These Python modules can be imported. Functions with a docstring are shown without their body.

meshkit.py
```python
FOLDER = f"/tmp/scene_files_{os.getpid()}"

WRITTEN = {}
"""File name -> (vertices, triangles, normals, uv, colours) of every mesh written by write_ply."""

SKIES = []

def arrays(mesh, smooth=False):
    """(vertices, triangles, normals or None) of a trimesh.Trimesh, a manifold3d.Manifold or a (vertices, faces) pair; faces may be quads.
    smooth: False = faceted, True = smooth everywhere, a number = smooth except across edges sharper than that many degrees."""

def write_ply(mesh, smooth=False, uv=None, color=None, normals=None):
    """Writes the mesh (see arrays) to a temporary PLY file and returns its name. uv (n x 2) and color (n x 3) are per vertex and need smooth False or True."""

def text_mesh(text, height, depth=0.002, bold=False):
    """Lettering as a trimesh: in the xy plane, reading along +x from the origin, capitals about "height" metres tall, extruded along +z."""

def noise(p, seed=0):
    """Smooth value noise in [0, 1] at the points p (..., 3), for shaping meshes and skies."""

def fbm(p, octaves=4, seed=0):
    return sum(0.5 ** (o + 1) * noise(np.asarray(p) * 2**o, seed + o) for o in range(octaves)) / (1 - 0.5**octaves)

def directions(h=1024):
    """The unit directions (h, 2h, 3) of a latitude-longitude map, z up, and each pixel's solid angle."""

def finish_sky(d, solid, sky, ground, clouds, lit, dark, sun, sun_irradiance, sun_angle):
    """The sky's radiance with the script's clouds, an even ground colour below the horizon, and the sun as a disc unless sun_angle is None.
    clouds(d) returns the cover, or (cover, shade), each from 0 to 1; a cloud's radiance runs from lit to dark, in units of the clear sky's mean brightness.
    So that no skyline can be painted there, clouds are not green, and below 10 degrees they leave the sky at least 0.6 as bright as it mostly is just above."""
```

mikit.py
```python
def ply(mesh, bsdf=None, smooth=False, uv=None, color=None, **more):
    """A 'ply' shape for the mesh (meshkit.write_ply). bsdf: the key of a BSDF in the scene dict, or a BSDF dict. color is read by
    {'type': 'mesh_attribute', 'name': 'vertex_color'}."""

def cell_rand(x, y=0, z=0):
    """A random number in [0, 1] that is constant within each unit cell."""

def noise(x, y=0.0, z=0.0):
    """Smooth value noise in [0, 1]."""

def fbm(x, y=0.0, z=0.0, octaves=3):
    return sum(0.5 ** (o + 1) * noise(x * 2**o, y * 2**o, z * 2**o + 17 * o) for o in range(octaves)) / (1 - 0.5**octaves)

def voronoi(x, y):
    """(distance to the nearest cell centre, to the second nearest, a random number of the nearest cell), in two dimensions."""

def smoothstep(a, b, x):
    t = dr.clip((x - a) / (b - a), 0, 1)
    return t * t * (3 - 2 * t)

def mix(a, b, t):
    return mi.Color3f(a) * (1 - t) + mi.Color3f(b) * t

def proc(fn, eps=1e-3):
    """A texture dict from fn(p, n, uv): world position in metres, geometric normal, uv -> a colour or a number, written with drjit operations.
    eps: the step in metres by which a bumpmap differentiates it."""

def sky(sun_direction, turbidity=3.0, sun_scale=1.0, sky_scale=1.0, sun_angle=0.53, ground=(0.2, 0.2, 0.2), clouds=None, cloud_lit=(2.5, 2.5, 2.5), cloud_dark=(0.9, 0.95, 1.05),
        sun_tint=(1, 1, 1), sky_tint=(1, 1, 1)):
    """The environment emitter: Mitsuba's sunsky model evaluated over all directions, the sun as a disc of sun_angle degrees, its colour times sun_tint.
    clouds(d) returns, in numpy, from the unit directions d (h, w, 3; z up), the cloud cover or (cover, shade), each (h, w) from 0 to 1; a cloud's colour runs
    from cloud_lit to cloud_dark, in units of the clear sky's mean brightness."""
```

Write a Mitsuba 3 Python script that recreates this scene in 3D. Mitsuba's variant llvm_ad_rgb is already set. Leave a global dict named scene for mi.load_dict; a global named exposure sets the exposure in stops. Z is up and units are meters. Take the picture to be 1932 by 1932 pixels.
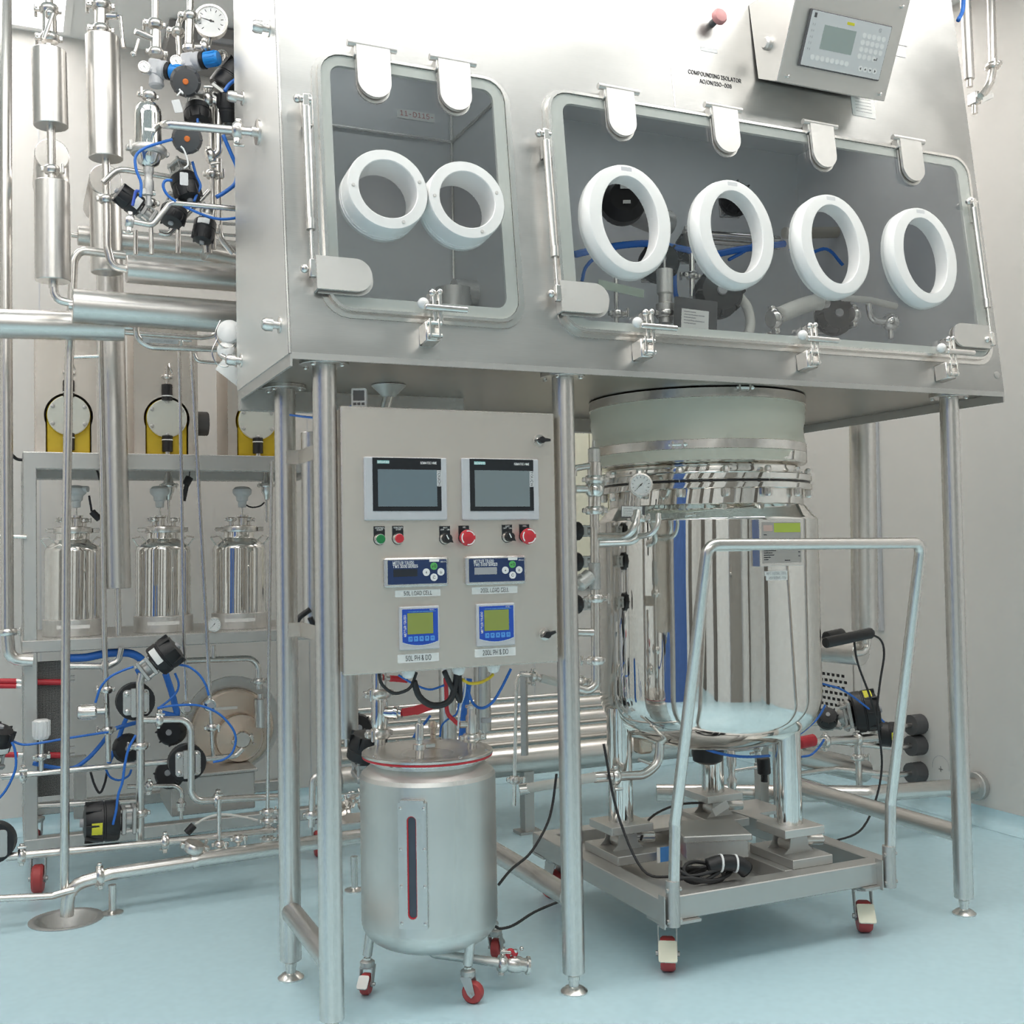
import math, random
import numpy as np, trimesh, mitsuba as mi, mikit, meshkit
from shapely.geometry import Polygon, Point, box as sbox, LineString
from shapely import affinity
from shapely.ops import unary_union
import drjit as dr

# ------------------------------------------------------------------ camera, lamps, exposure
exposure = 0.42
scene, labels = {}, {}
V = lambda *a: np.array(a, float)
CAM, YAW, PITCH, ROLL, FPX = V(-.7215, -2.746, 1.2068), -.4217, .0318, -.0173, 2112.3
FWD = V(-math.sin(YAW) * math.cos(PITCH), math.cos(YAW) * math.cos(PITCH), math.sin(PITCH))
_r = V(math.cos(YAW), math.sin(YAW), 0); _u = np.cross(_r, FWD)
RIGHT = math.cos(ROLL) * _r + math.sin(ROLL) * _u
UP = -math.sin(ROLL) * _r + math.cos(ROLL) * _u
scene['camera'] = {'type': 'perspective', 'fov': math.degrees(2 * math.atan(966 / FPX)), 'fov_axis': 'x', 'near_clip': .05, 'far_clip': 60.0,
                   'to_world': mi.ScalarTransform4f().look_at(origin=CAM.tolist(), target=(CAM + FWD).tolist(), up=UP.tolist())}
LAMP = 4.0
scene['air'] = {'type': 'constant', 'radiance': {'type': 'rgb', 'value': [.02, .02, .02]}}
# room
XL, XR, YF, YB, ZC = -3.0, 3.06, -4.6, 2.62, 3.55

# ------------------------------------------------------------------ materials
def rgb(*c): return {'type': 'rgb', 'value': list(c)}
def mat(k, d): scene['m_' + k] = d; return 'm_' + k
def steel(k, a, c=(.78, .765, .74), tex=None):
    s = tex if tex is not None else rgb(*c)
    return mat(k, {'type': 'twosided', 'b': {'type': 'roughconductor', 'material': 'none', 'alpha': a, 'distribution': 'ggx', 'specular_reflectance': s}})
def plastic(k, c, a=.25): return mat(k, {'type': 'twosided', 'b': {'type': 'roughplastic', 'diffuse_reflectance': rgb(*c), 'alpha': a, 'nonlinear': False}})
def matte(k, c): return mat(k, {'type': 'twosided', 'b': {'type': 'diffuse', 'reflectance': rgb(*c)}})
def panel_tex(p, n, uv):
    s = mikit.fbm(p.x * 3.1 + 7, p.y * 3 + 3, p.z * 4.3, 4)
    g = mikit.noise(p.x * 40, p.y * 8, p.z * 420)
    return mikit.mix((.42, .42, .41), (.60, .595, .58), mikit.smoothstep(.3, .72, s)) * (.97 + .05 * g)
def vessel_tex(p, n, uv):
    s = mikit.fbm(p.x * 5 + 2, p.y * 5 + 3, p.z * 6, 3)
    return mikit.mix((.64, .64, .62), (.80, .795, .77), s)
def floor_tex(p, n, uv):
    s = mikit.fbm(p.x * 1.3, p.y * 1.3, 0, 3); f = mikit.noise(p.x * 60, p.y * 60, 0)
    return mikit.mix((.49, .69, .765), (.55, .75, .82), s) * (.98 + .04 * f)
def wall_tex(p, n, uv):
    s = mikit.fbm(p.x * .8, p.y * .8, p.z * .8, 2)
    return mikit.mix((.66, .635, .61), (.71, .685, .66), s)
PANEL = steel('panel', .15, tex=mikit.proc(panel_tex))
SATIN = steel('satin', .24, (.74, .725, .70))
CABST = steel('cabinet', .25, (.76, .70, .64))
VESSAT = steel('vessel_satin', .2, tex=mikit.proc(vessel_tex))
FRAME = steel('frame', .28, (.64, .63, .61))
PIPE = steel('pipe', .06, (.78, .755, .725))
CLAD = steel('clad', .09, (.74, .72, .695))
CAST = steel('cast', .3, (.62, .615, .60))
MIRROR = mat('mirror', {'type': 'twosided', 'b': {'type': 'conductor', 'material': 'none', 'specular_reflectance': rgb(.83, .815, .785)}})
COPPER = steel('warm', .22, (.74, .62, .52))
ALU = plastic('aluminium_paint', (.62, .63, .63), .2)
BLACK = plastic('black', (.018, .018, .02), .25)
RUBBER = plastic('rubber', (.03, .03, .032), .4)
DGREY = plastic('dark_grey', (.10, .10, .105), .3)
GREY = plastic('grey', (.42, .42, .44), .3)
LGREY = plastic('light_grey', (.62, .63, .66), .3)
WHITE = plastic('white', (.86, .86, .85), .15)
PAPER = matte('paper', (.82, .82, .80))
TEFLON = plastic('teflon', (.78, .79, .72), .3)
HOSEW = plastic('hose_white', (.72, .71, .67), .3)
BLUE = plastic('blue', (.03, .17, .62), .2)
BLUEK = plastic('blue_knob', (.02, .28, .78), .25)
RED = plastic('red', (.60, .035, .05), .2)
REDW = plastic('red_wheel', (.52, .07, .07), .3)
YELLOW = plastic('yellow', (.72, .52, .03), .25)
YELLOWL = plastic('yellow_label', (.85, .80, .05), .4)
GREEN = plastic('green', (.02, .22, .07), .2)
GREENB = plastic('green_button', (.12, .50, .14), .3)
ORANGE = plastic('orange', (.85, .22, .05), .3)
NAVY = plastic('navy', (.022, .045, .13), .2)
LCD = plastic('lcd', (.30, .35, .09), .15)
LIME = plastic('lime', (.42, .52, .08), .25)
SCREEN = plastic('screen', (.17, .22, .25), .1)
GLASSK = plastic('panel_black', (.02, .024, .028), .08)
KEYBLUE = plastic('key_blue', (.10, .33, .78), .25)
PHBLUE = plastic('meter_blue', (.025, .09, .50), .2)
CYAN = plastic('badge', (.25, .62, .62), .3)
PAD = plastic('keypad', (.70, .71, .72), .25)
SLCD = plastic('screen_grey', (.36, .42, .40), .2)
GASKET = plastic('gasket', (.57, .575, .55), .25)
SLEEVE = plastic('sleeve', (.64, .625, .53), .15)
CREAM = plastic('cream', (.86, .84, .68), .3)
PINK = plastic('pink', (.62, .28, .28), .3)
INK = matte('ink', (.05, .05, .055))
GLASS = mat('glass', {'type': 'thindielectric', 'int_ior': 1.52, 'specular_transmittance': rgb(.95, .97, .965)})
WALL = mat('wall', {'type': 'twosided', 'b': {'type': 'diffuse', 'reflectance': mikit.proc(wall_tex)}})
CEIL = matte('ceiling', (.82, .82, .81))
FLOOR = mat('floor', {'type': 'twosided', 'b': {'type': 'roughplastic', 'diffuse_reflectance': mikit.proc(floor_tex), 'alpha': .12, 'nonlinear': False}})
COLUMN = matte('column', (.16, .145, .13))
DOORBLUE = plastic('door_blue', (.06, .13, .36), .35)

# ------------------------------------------------------------------ geometry helpers
def unit(a): a = np.asarray(a, float); return a / np.linalg.norm(a)
def ray(px, py): return FWD + (px - 966) / FPX * RIGHT - (py - 966) / FPX * UP
def at(px, py, Y=None, X=None, Z=None):
    """The point of the plane Y = const (or X, or Z) that was measured at this pixel of the 1932 px photograph."""
    d = ray(px, py)
    t = (X - CAM[0]) / d[0] if X is not None else (Z - CAM[2]) / d[2] if Z is not None else (Y - CAM[1]) / d[1]
    return CAM + t * d
def upright(pl, pr, py, Y):
    """(X, radius) of an upright cylinder whose axis stands at depth Y and whose sides were measured at pl and pr."""
    a, b = unit(ray(pl, py)[:2]), unit(ray(pr, py)[:2])
    m = unit(a + b); h = math.acos(np.clip(a @ b, -1, 1)) / 2
    t = (Y - CAM[1]) / m[1]
    return CAM[0] + t * m[0], t * math.sin(h)
def basis(z):
    z = unit(z); x = np.cross(V(0, 0, 1), z) if abs(z[2]) < .95 else np.cross(V(0, 1, 0), z)
    x = unit(x); return x, np.cross(z, x), z
def M(v, f): return trimesh.Trimesh(np.asarray(v, float), np.asarray(f, int), process=False)
def cat(*ms):
    fl = []
    for m in ms: fl += m if isinstance(m, list) else [m]
    return trimesh.util.concatenate(fl)
def lathe(prof, o=(0, 0, 0), axis=(0, 0, 1), n=24, sx=1.0):
    """Profile [(radius, height)] turned about an axis through o; sx stretches it along its local x."""
    x, y, z = basis(axis); a = np.arange(n) * 2 * math.pi / n
    v = []; 
    for r, h in prof:
        v.append(np.asarray(o) + h * z + r * (np.cos(a)[:, None] * x * sx + np.sin(a)[:, None] * y))
    v = np.vstack(v); f = []
    j = np.arange(n); k = (j + 1) % n
    for i in range(len(prof) - 1):
        f.append(np.stack([i * n + j, i * n + k, (i + 1) * n + k], 1)); f.append(np.stack([i * n + j, (i + 1) * n + k, (i + 1) * n + j], 1))
    m = M(v, np.vstack(f)); caps = []
    if prof[0][0] > 1e-6 and prof[0] != prof[-1]:
        m2 = len(m.vertices); m = M(np.vstack([m.vertices, np.asarray(o) + prof[0][1] * z]), np.vstack([m.faces, np.stack([k, j, j * 0 + m2], 1)]))
    if prof[-1][0] > 1e-6 and prof[0] != prof[-1]:
        m2 = len(m.vertices); b = (len(prof) - 1) * n
        m = M(np.vstack([m.vertices, np.asarray(o) + prof[-1][1] * z]), np.vstack([m.faces, np.stack([b + j, b + k, j * 0 + m2], 1)]))
    m.update_faces(m.nondegenerate_faces(height=1e-9)); m.remove_unreferenced_vertices()
    return m
def cyl(p0, p1, r, r1=None, n=16, bev=0.0):
    p0, p1 = np.asarray(p0, float), np.asarray(p1, float); L = np.linalg.norm(p1 - p0); r1 = r if r1 is None else r1
    prof = [(r - bev, 0), (r, bev), (r1, L - bev), (r1 - bev, L)] if bev else [(r, 0), (r1, L)]
    return lathe(prof, p0, p1 - p0, n)
def ring(o, axis, r0, r1, h, n=24, bev=.001, sx=1.0):
    return lathe([(r0, 0), (r1 - bev, 0), (r1, bev), (r1, h - bev), (r1 - bev, h), (r0, h), (r0, 0)], o, axis, n, sx)
def ball(c, r, n=12, squash=1.0, axis=(0, 0, 1)):
    a = np.linspace(0, math.pi, n // 2 + 1)
    return lathe([(max(1e-9, r * math.sin(t)), -r * squash * math.cos(t)) for t in a], c, axis, n)
def box(c, s, R=None, bev=.0):
    x, y, z = np.asarray(s, float) / 2
    b = min(bev, x * .49, y * .49, z * .49)
    if b <= 0:
        m = trimesh.creation.box(extents=s)
    else:
        pts = [(sx * (x - (0 if k == 0 else b)), sy * (y - (0 if k == 1 else b)), sz * (z - (0 if k == 2 else b))) for sx in (-1, 1) for sy in (-1, 1) for sz in (-1, 1) for k in range(3)]
        m = trimesh.convex.convex_hull(np.array(pts))
    T4 = np.eye(4); T4[:3, 3] = c
    if R is not None: T4[:3, :3] = R
    m.apply_transform(T4); return m
def bx(x0, x1, y0, y1, z0, z1, bev=.0): return box(((x0 + x1) / 2, (y0 + y1) / 2, (z0 + z1) / 2), (abs(x1 - x0), abs(y1 - y0), abs(z1 - z0)), None, bev)
def path_round(pts, rad):
    pts = [np.asarray(p, float) for p in pts]; out = [pts[0]]
    for i in range(1, len(pts) - 1):
        a, b, c = pts[i - 1], pts[i], pts[i + 1]; u, w = a - b, c - b; lu, lw = np.linalg.norm(u), np.linalg.norm(w)
        u, w = u / lu, w / lw; ang = math.acos(np.clip(u @ w, -1, 1))
        if ang > 3.05: out.append(b); continue
        d = min(rad / math.tan(ang / 2), lu * .48, lw * .48); r = d * math.tan(ang / 2)
        ctr = b + unit(u + w) * r / math.sin(ang / 2); s, e = b + u * d, b + w * d
        k = max(3, int((math.pi - ang) / .3)); s0, e0 = s - ctr, e - ctr; th = math.acos(np.clip(unit(s0) @ unit(e0), -1, 1))
        for t in np.linspace(0, 1, k + 1): out.append(ctr + (math.sin((1 - t) * th) * s0 + math.sin(t * th) * e0) / max(math.sin(th), 1e-9))
    out.append(pts[-1]); return np.array(out)
def sweep(p, r, n=10):
    p = np.asarray(p, float); keep = [0] + [i for i in range(1, len(p)) if np.linalg.norm(p[i] - p[i - 1]) > 1e-6]; p = p[keep]
    t = np.gradient(p, axis=0); t[1:-1] = np.array([unit(unit(p[i + 1] - p[i]) + unit(p[i] - p[i - 1])) for i in range(1, len(p) - 1)]).reshape(-1, 3); t = t / np.linalg.norm(t, axis=1, keepdims=True)
    rr = np.broadcast_to(r, (len(p),)); a = np.arange(n) * 2 * math.pi / n; x = basis(t[0])[0]; v = []
    for i in range(len(p)):
        x = unit(x - t[i] * (x @ t[i])); y = np.cross(t[i], x); v.append(p[i] + rr[i] * (np.cos(a)[:, None] * x + np.sin(a)[:, None] * y))
    v = np.vstack(v + [p[:1], p[-1:]]); j = np.arange(n); k = (j + 1) % n; f = []
    for i in range(len(p) - 1):
        f += [np.stack([i * n + j, i * n + k, (i + 1) * n + k], 1), np.stack([i * n + j, (i + 1) * n + k, (i + 1) * n + j], 1)]
    e = len(p) * n; b = (len(p) - 1) * n
    f += [np.stack([k, j, j * 0 + e], 1), np.stack([b + j, b + k, j * 0 + e + 1], 1)]
    return M(v, np.vstack(f))
def tube(pts, r, rad=None, n=12): return sweep(path_round(pts, rad if rad is not None else 2.2 * r), r, n)
def spline(pts, k=6):
    p = [np.asarray(q, float) for q in pts]; p = [2 * p[0] - p[1]] + p + [2 * p[-1] - p[-2]]; out = []
    for i in range(1, len(p) - 2):
        for t in np.linspace(0, 1, k, endpoint=False):
            out.append(.5 * (2 * p[i] + (p[i + 1] - p[i - 1]) * t + (2 * p[i - 1] - 5 * p[i] + 4 * p[i + 1] - p[i + 2]) * t * t + (3 * p[i] - p[i - 1] - 3 * p[i + 1] + p[i + 2]) * t ** 3))
    return np.array(out + [p[-2]])
def hosem(pts, r, n=8, k=6): return sweep(spline(pts, k), r, n)
def rrect(x0, y0, x1, y1, r=0.0, q=5):
    return sbox(x0 + r, y0 + r, x1 - r, y1 - r).buffer(r, quad_segs=q) if r > 0 else sbox(x0, y0, x1, y1)
class Fr:
    """A local frame: u, v in a surface, w out of it."""
    def __init__(s, o, u, v):
        s.o = np.asarray(o, float); s.u = unit(u); v = np.asarray(v, float); s.v = unit(v - s.u * (v @ s.u)); s.w = np.cross(s.u, s.v)
    def p(s, a, b, c=0.0): return s.o + a * s.u + b * s.v + c * s.w
    def T(s, a=0, b=0, c=0):
        m = np.eye(4); m[:3, 0], m[:3, 1], m[:3, 2], m[:3, 3] = s.u, s.v, s.w, s.p(a, b, c); return m
    def slab(s, poly, w0, w1):
        ps = poly.geoms if hasattr(poly, 'geoms') else [poly]
        ms = [trimesh.creation.extrude_polygon(q, w1 - w0, engine='earcut') for q in ps]
        m = cat(ms); m.apply_transform(s.T(0, 0, w0)); return m
    def box(s, a0, a1, b0, b1, c0, c1, bev=0.0):
        return box(s.p((a0 + a1) / 2, (b0 + b1) / 2, (c0 + c1) / 2), (abs(a1 - a0), abs(b1 - b0), abs(c1 - c0)), np.stack([s.u, s.v, s.w], 1), bev)
    def text(s, t, h, a, b, c, align='c', width=None, depth=.0006, bold=False):
        m = meshkit.text_mesh(t, h, depth, bold); lo, hi = m.bounds[0][0], m.bounds[1][0]
        if width: m.apply_scale([width / (hi - lo), 1, 1]); lo, hi = m.bounds[0][0], m.bounds[1][0]
        m.apply_translation([-(lo + hi) / 2 if align == 'c' else -lo, 0, 0]); m.apply_transform(s.T(a, b, c)); return m
    def sheet(s, poly, w):
        v, f = trimesh.creation.triangulate_polygon(poly, engine='earcut')
        return M(np.array([s.p(a, b, w) for a, b in v]), f)

# ------------------------------------------------------------------ scene helpers
def key_for(name, parent=None):
    base = (parent + '__' if parent else '') + name; k = base; i = 0
    while k in scene or k in labels or k in USED:
        i += 1; k = f'{base}_{i:03d}'
    USED.add(k); return k
USED = set()
def add(name, mesh, m, parent=None, label=None, smooth=40, kind=None, **kw):
    k = key_for(name, parent)
    scene[k] = mikit.ply(cat(mesh) if isinstance(mesh, list) else mesh, m, smooth=smooth, **kw)
    if label or kind:
        labels[k] = {}
        if label: labels[k]['label'] = label
        if kind: labels[k]['kind'] = kind
    return k
def thing(name, label, category, group=None):
    k = key_for(name); labels[k] = {'label': label, 'category': category}
    if group: labels[k]['group'] = group
    return k
def one(name, mesh, m, label, category, group=None, smooth=40):
    k = add(name, mesh, m, smooth=smooth); labels[k] = {'label': label, 'category': category}
    if group: labels[k]['group'] = group
    return k
def struct(name, mesh, m, parent=None, smooth=False):
    k = add(name, mesh, m, parent, smooth=smooth)
    if parent is None: labels[k] = {'kind': 'structure'}
    return k
X_, Y_, Z_ = V(1, 0, 0), V(0, 1, 0), V(0, 0, 1)

# sanitary fittings ---------------------------------------------------------------
def clampm(p, axis, r, wing=None, s=1.0):
    """A hinged pipe clamp: two-lipped ring, hinge lug, swing bolt with a wing nut."""
    z = unit(axis); wing = basis(z)[0] if wing is None else unit(np.asarray(wing, float) - z * (np.asarray(wing, float) @ z)); p = np.asarray(p, float); y = np.cross(z, wing)
    R = r + .011 * s; h = .012 * s
    return cat(lathe([(r, -h), (R - .003 * s, -h), (R + .002 * s, -h * .4), (R + .002 * s, h * .4), (R - .003 * s, h), (r, h)], p, z, 18),
               box(p + wing * (R + .006 * s), (.016 * s, .018 * s, .016 * s), np.stack([wing, y, z], 1), .002),
               cyl(p + wing * (R + .008 * s) - y * .014 * s, p + wing * (R + .008 * s) + y * .026 * s, .0035 * s, n=8),
               box(p + wing * (R + .008 * s) + y * .026 * s, (.008 * s, .008 * s, .03 * s), np.stack([wing, y, z], 1), .002),
               box(p - wing * (R + .003 * s), (.012 * s, .016 * s, .014 * s), np.stack([wing, y, z], 1), .002))
def pipe(label, pts, r, clamps=(), m=None, n=12, rad=None, name='steel_pipe', category='pipe', group=None, ends=0.0):
    """A pipe run; clamps: (segment, fraction along it)."""
    pts = [np.asarray(p, float) for p in pts]
    if not clamps: return one(name, tube(pts, r, rad, n), m or PIPE, label, category, group)
    k = thing(name, label, category, group); add('tube', tube(pts, r, rad, n), m or PIPE, k)
    for c in clamps:
        a, b = pts[c[0]], pts[c[0] + 1]; add('clamp', clampm(a + (b - a) * c[1], b - a, r, *(c[2:3])), PIPE, k)
    return k
def clad(label, p0, p1, r, ends=.02, pr=None, n=28, group=None):
    """An insulated pipe length in a polished jacket with flat end caps, the bare pipe showing at its ends."""
    p0, p1 = np.asarray(p0, float), np.asarray(p1, float); d = unit(p1 - p0); k = thing('insulated_pipe', label, 'insulated pipe', group)
    L = np.linalg.norm(p1 - p0)
    add('jacket', lathe([(r - .002, 0), (r, .002), (r, L - .002), (r - .002, L)], p0, d, n), CLAD, k)
    pr = pr or r * .28
    if ends:
        e = (ends, ends) if np.isscalar(ends) else ends
        if e[0]: add('pipe_end', cyl(p0 - d * e[0], p0 + d * .004, pr), PIPE, k)
        if e[1]: add('pipe_end', cyl(p1 - d * .004, p1 + d * e[1], pr), PIPE, k)
    return k
def gauge(name, label, c, facing, r, up=Z_, stem=None, angle=-130, parent=None, case=None):
    f = unit(facing); F = Fr(c, np.cross(up, f), up)
    k = parent or thing(name, label, 'pressure gauge')
    add('gauge_case', cat(lathe([(r * .9, -r * .55), (r, -r * .5), (r, 0), (r * 1.06, .001), (r * 1.06, r * .12), (r * .92, r * .14), (r * .90, r * .04)], c, F.w, 28)), case or PIPE, k)
    add('dial', lathe([(r * .91, 0), (r * .91, r * .045)], c, F.w, 28), WHITE, k)
    t = []
    for i in range(11):
        a = math.radians(225 - 27 * i); d = V(math.cos(a), math.sin(a)); n = V(-d[1], d[0])
        pl = Polygon([d * r * .62 + n * r * .018, d * r * .62 - n * r * .018, d * r * .78 - n * r * .018, d * r * .78 + n * r * .018]); t.append(F.slab(pl, r * .045, r * .06))
    add('scale_marks', t, INK, k)
    a = math.radians(angle); d = V(math.cos(a), math.sin(a)); n = V(-d[1], d[0])
    add('needle', cat(F.slab(Polygon([d * r * .7, -d * r * .2 + n * r * .04, -d * r * .2 - n * r * .04]), r * .07, r * .085), F.slab(Point(0, 0).buffer(r * .07), r * .06, r * .1)), BLACK, k)
    if stem is not None: add('stem', cyl(np.asarray(c) - F.w * r * .25 + unit(np.asarray(stem) - c) * r * .9, stem, r * .17, n=10), PIPE, k)
    return k
def caster(parent, p, plate_z, wr, wd, heading, brake=False, tag=None):
    """A swivel caster standing at floor point p under a plate at height plate_z; heading: direction of its wheel's travel."""
    h = unit(V(heading[0], heading[1], 0)); ax = np.cross(Z_, h); p = V(p[0], p[1], 0); c = p + Z_ * wr - h * wr * .45
    k = add('caster', cat(lathe([(wr * .62, -.02), (wr * .7, -.014), (wr * .7, -.004), (wr * .5, 0)], V(p[0], p[1], plate_z), Z_, 16)), CAST, parent)
    fk = []
    F = Fr(c, h, Z_)
    top = plate_z - .018 - wr
    for s in (-1, 1):
        pl = Polygon([(wr * .0, -wr * .28), (-wr * .28, 0), (wr * .05, top), (wr * 1.0, top), (wr * .3, 0)]).buffer(.002)
        m = F.slab(pl, -.0015, .0015); m.apply_translation(ax * s * (wd / 2 + .005)); fk.append(m)
    fk.append(box(V(p[0], p[1], plate_z - .019), (wr * .98, wd + .013, .004), np.stack([h, ax, Z_], 1)))
    fk.append(cyl(c - ax * (wd / 2 + .013), c + ax * (wd / 2 + .013), wr * .16, n=10))
    add('fork', fk, CAST, k)
    add('wheel', lathe([(wr * .3, -wd / 2), (wr * .88, -wd / 2), (wr, -wd * .32), (wr, wd * .32), (wr * .88, wd / 2), (wr * .3, wd / 2)], c, ax, 24), REDW, k)
    add('hub', lathe([(wr * .28, -wd / 2 - .002), (wr * .28, wd / 2 + .002)], c, ax, 14), CAST, k)
    if brake:
        q = c - h * wr * .9 + Z_ * wr * .55
        F2 = Fr(q, ax, h * .75 + Z_ * .66)
        add('brake_pedal', F2.slab(rrect(-wd * .62, -wr * .8, wd * .62, wr * .55, .006), -.002, .003), brake if isinstance(brake, str) else CAST, k)
    return k
def actuator(label, c, axis, r, h, body=None, tag=None, tag_dir=None, m=None, port=True, yellow=None, orange=False):
    """A black pneumatic diaphragm actuator: domed ribbed cap on axis from c, over a bolted steel bonnet towards body."""
    z = unit(axis); c = np.asarray(c, float); k = thing('valve_actuator', label, 'valve')
    add('cap', cat(lathe([(r * .93, 0), (r, h * .06), (r, h * .38), (r * .96, h * .4), (r * .96, h * .44), (r, h * .46), (r * .97, h * .7), (r * .82, h * .95), (r * .5, h)], c, z, 26),
                   *[box(c + z * h * .74 + (math.cos(a) * basis(z)[0] + math.sin(a) * basis(z)[1]) * r * .9, (r * .22, r * .1, h * .44), np.stack([math.cos(a) * basis(z)[0] + math.sin(a) * basis(z)[1], -math.sin(a) * basis(z)[0] + math.cos(a) * basis(z)[1], z], 1), .001) for a in np.arange(8) * math.pi / 4]), m or BLACK, k)
    if orange: add('position_button', lathe([(r * .2, h), (r * .16, h * 1.08)], c, z, 12), ORANGE, k, 'orange indicator button')
    else: add('stem_cap', lathe([(r * .22, h), (r * .2, h * 1.1)], c, z, 12), GREY, k)
    if body is not None:
        b = np.asarray(body, float); x, y, _ = basis(z); L = np.linalg.norm(c - b)
        bo = [cyl(b, c, r * .42, n=14), box(c - z * L * .25, (r * 1.25, r * 1.25, L * .3), np.stack([x, y, z], 1), .003), box(b + z * L * .12, (r * 1.3, r * 1.3, L * .26), np.stack([x, y, z], 1), .003)]
        for sx in (-1, 1):
            for sy in (-1, 1): bo.append(cyl(b - z * L * .1 + (x * sx + y * sy) * r * .5, c - z * L * .05 + (x * sx + y * sy) * r * .5, r * .1, n=8))
        add('bonnet', bo, CAST, k)
    if tag_dir is not None:
        d = unit(np.asarray(tag_dir, float) - z * (np.asarray(tag_dir, float) @ z)); s = np.cross(z, d); F = Fr(c + z * h * .25, s, z)
        pts = [(math.sin(a) * r * 1.012, math.cos(a) * r * 1.012) for a in np.linspace(-.55, .55, 7)]
        v, f = [], []
        for sx, sd in pts: v += [c + z * h * .08 + s * sx + d * sd, c + z * h * .34 + s * sx + d * sd]
        for i in range(6): f += [[2 * i, 2 * i + 2, 2 * i + 3], [2 * i, 2 * i + 3, 2 * i + 1]]
        add('name_strip', M(v, f), PAPER, k, 'white name strip', smooth=True)
    if yellow is not None:
        d = unit(np.asarray(yellow, float) - z * (np.asarray(yellow, float) @ z)); s = np.cross(z, d); v, f = [], []
        for a in np.linspace(-.3, .3, 5): v += [c + z * h * .5 + (s * math.sin(a) + d * math.cos(a)) * r * 1.02, c + z * h * .8 + (s * math.sin(a) + d * math.cos(a)) * r * .99]
        for i in range(4): f += [[2 * i, 2 * i + 2, 2 * i + 3], [2 * i, 2 * i + 3, 2 * i + 1]]
        add('yellow_sticker', M(v, f), YELLOWL, k, 'yellow sticker', smooth=True)
    return k
def hose(label, pts, r=.004, m=None, name='air_hose', category='hose', n=8, group=None):
    return one(name, hosem(pts, r, n), m or BLUE, label, category, group, smooth=True)
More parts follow.
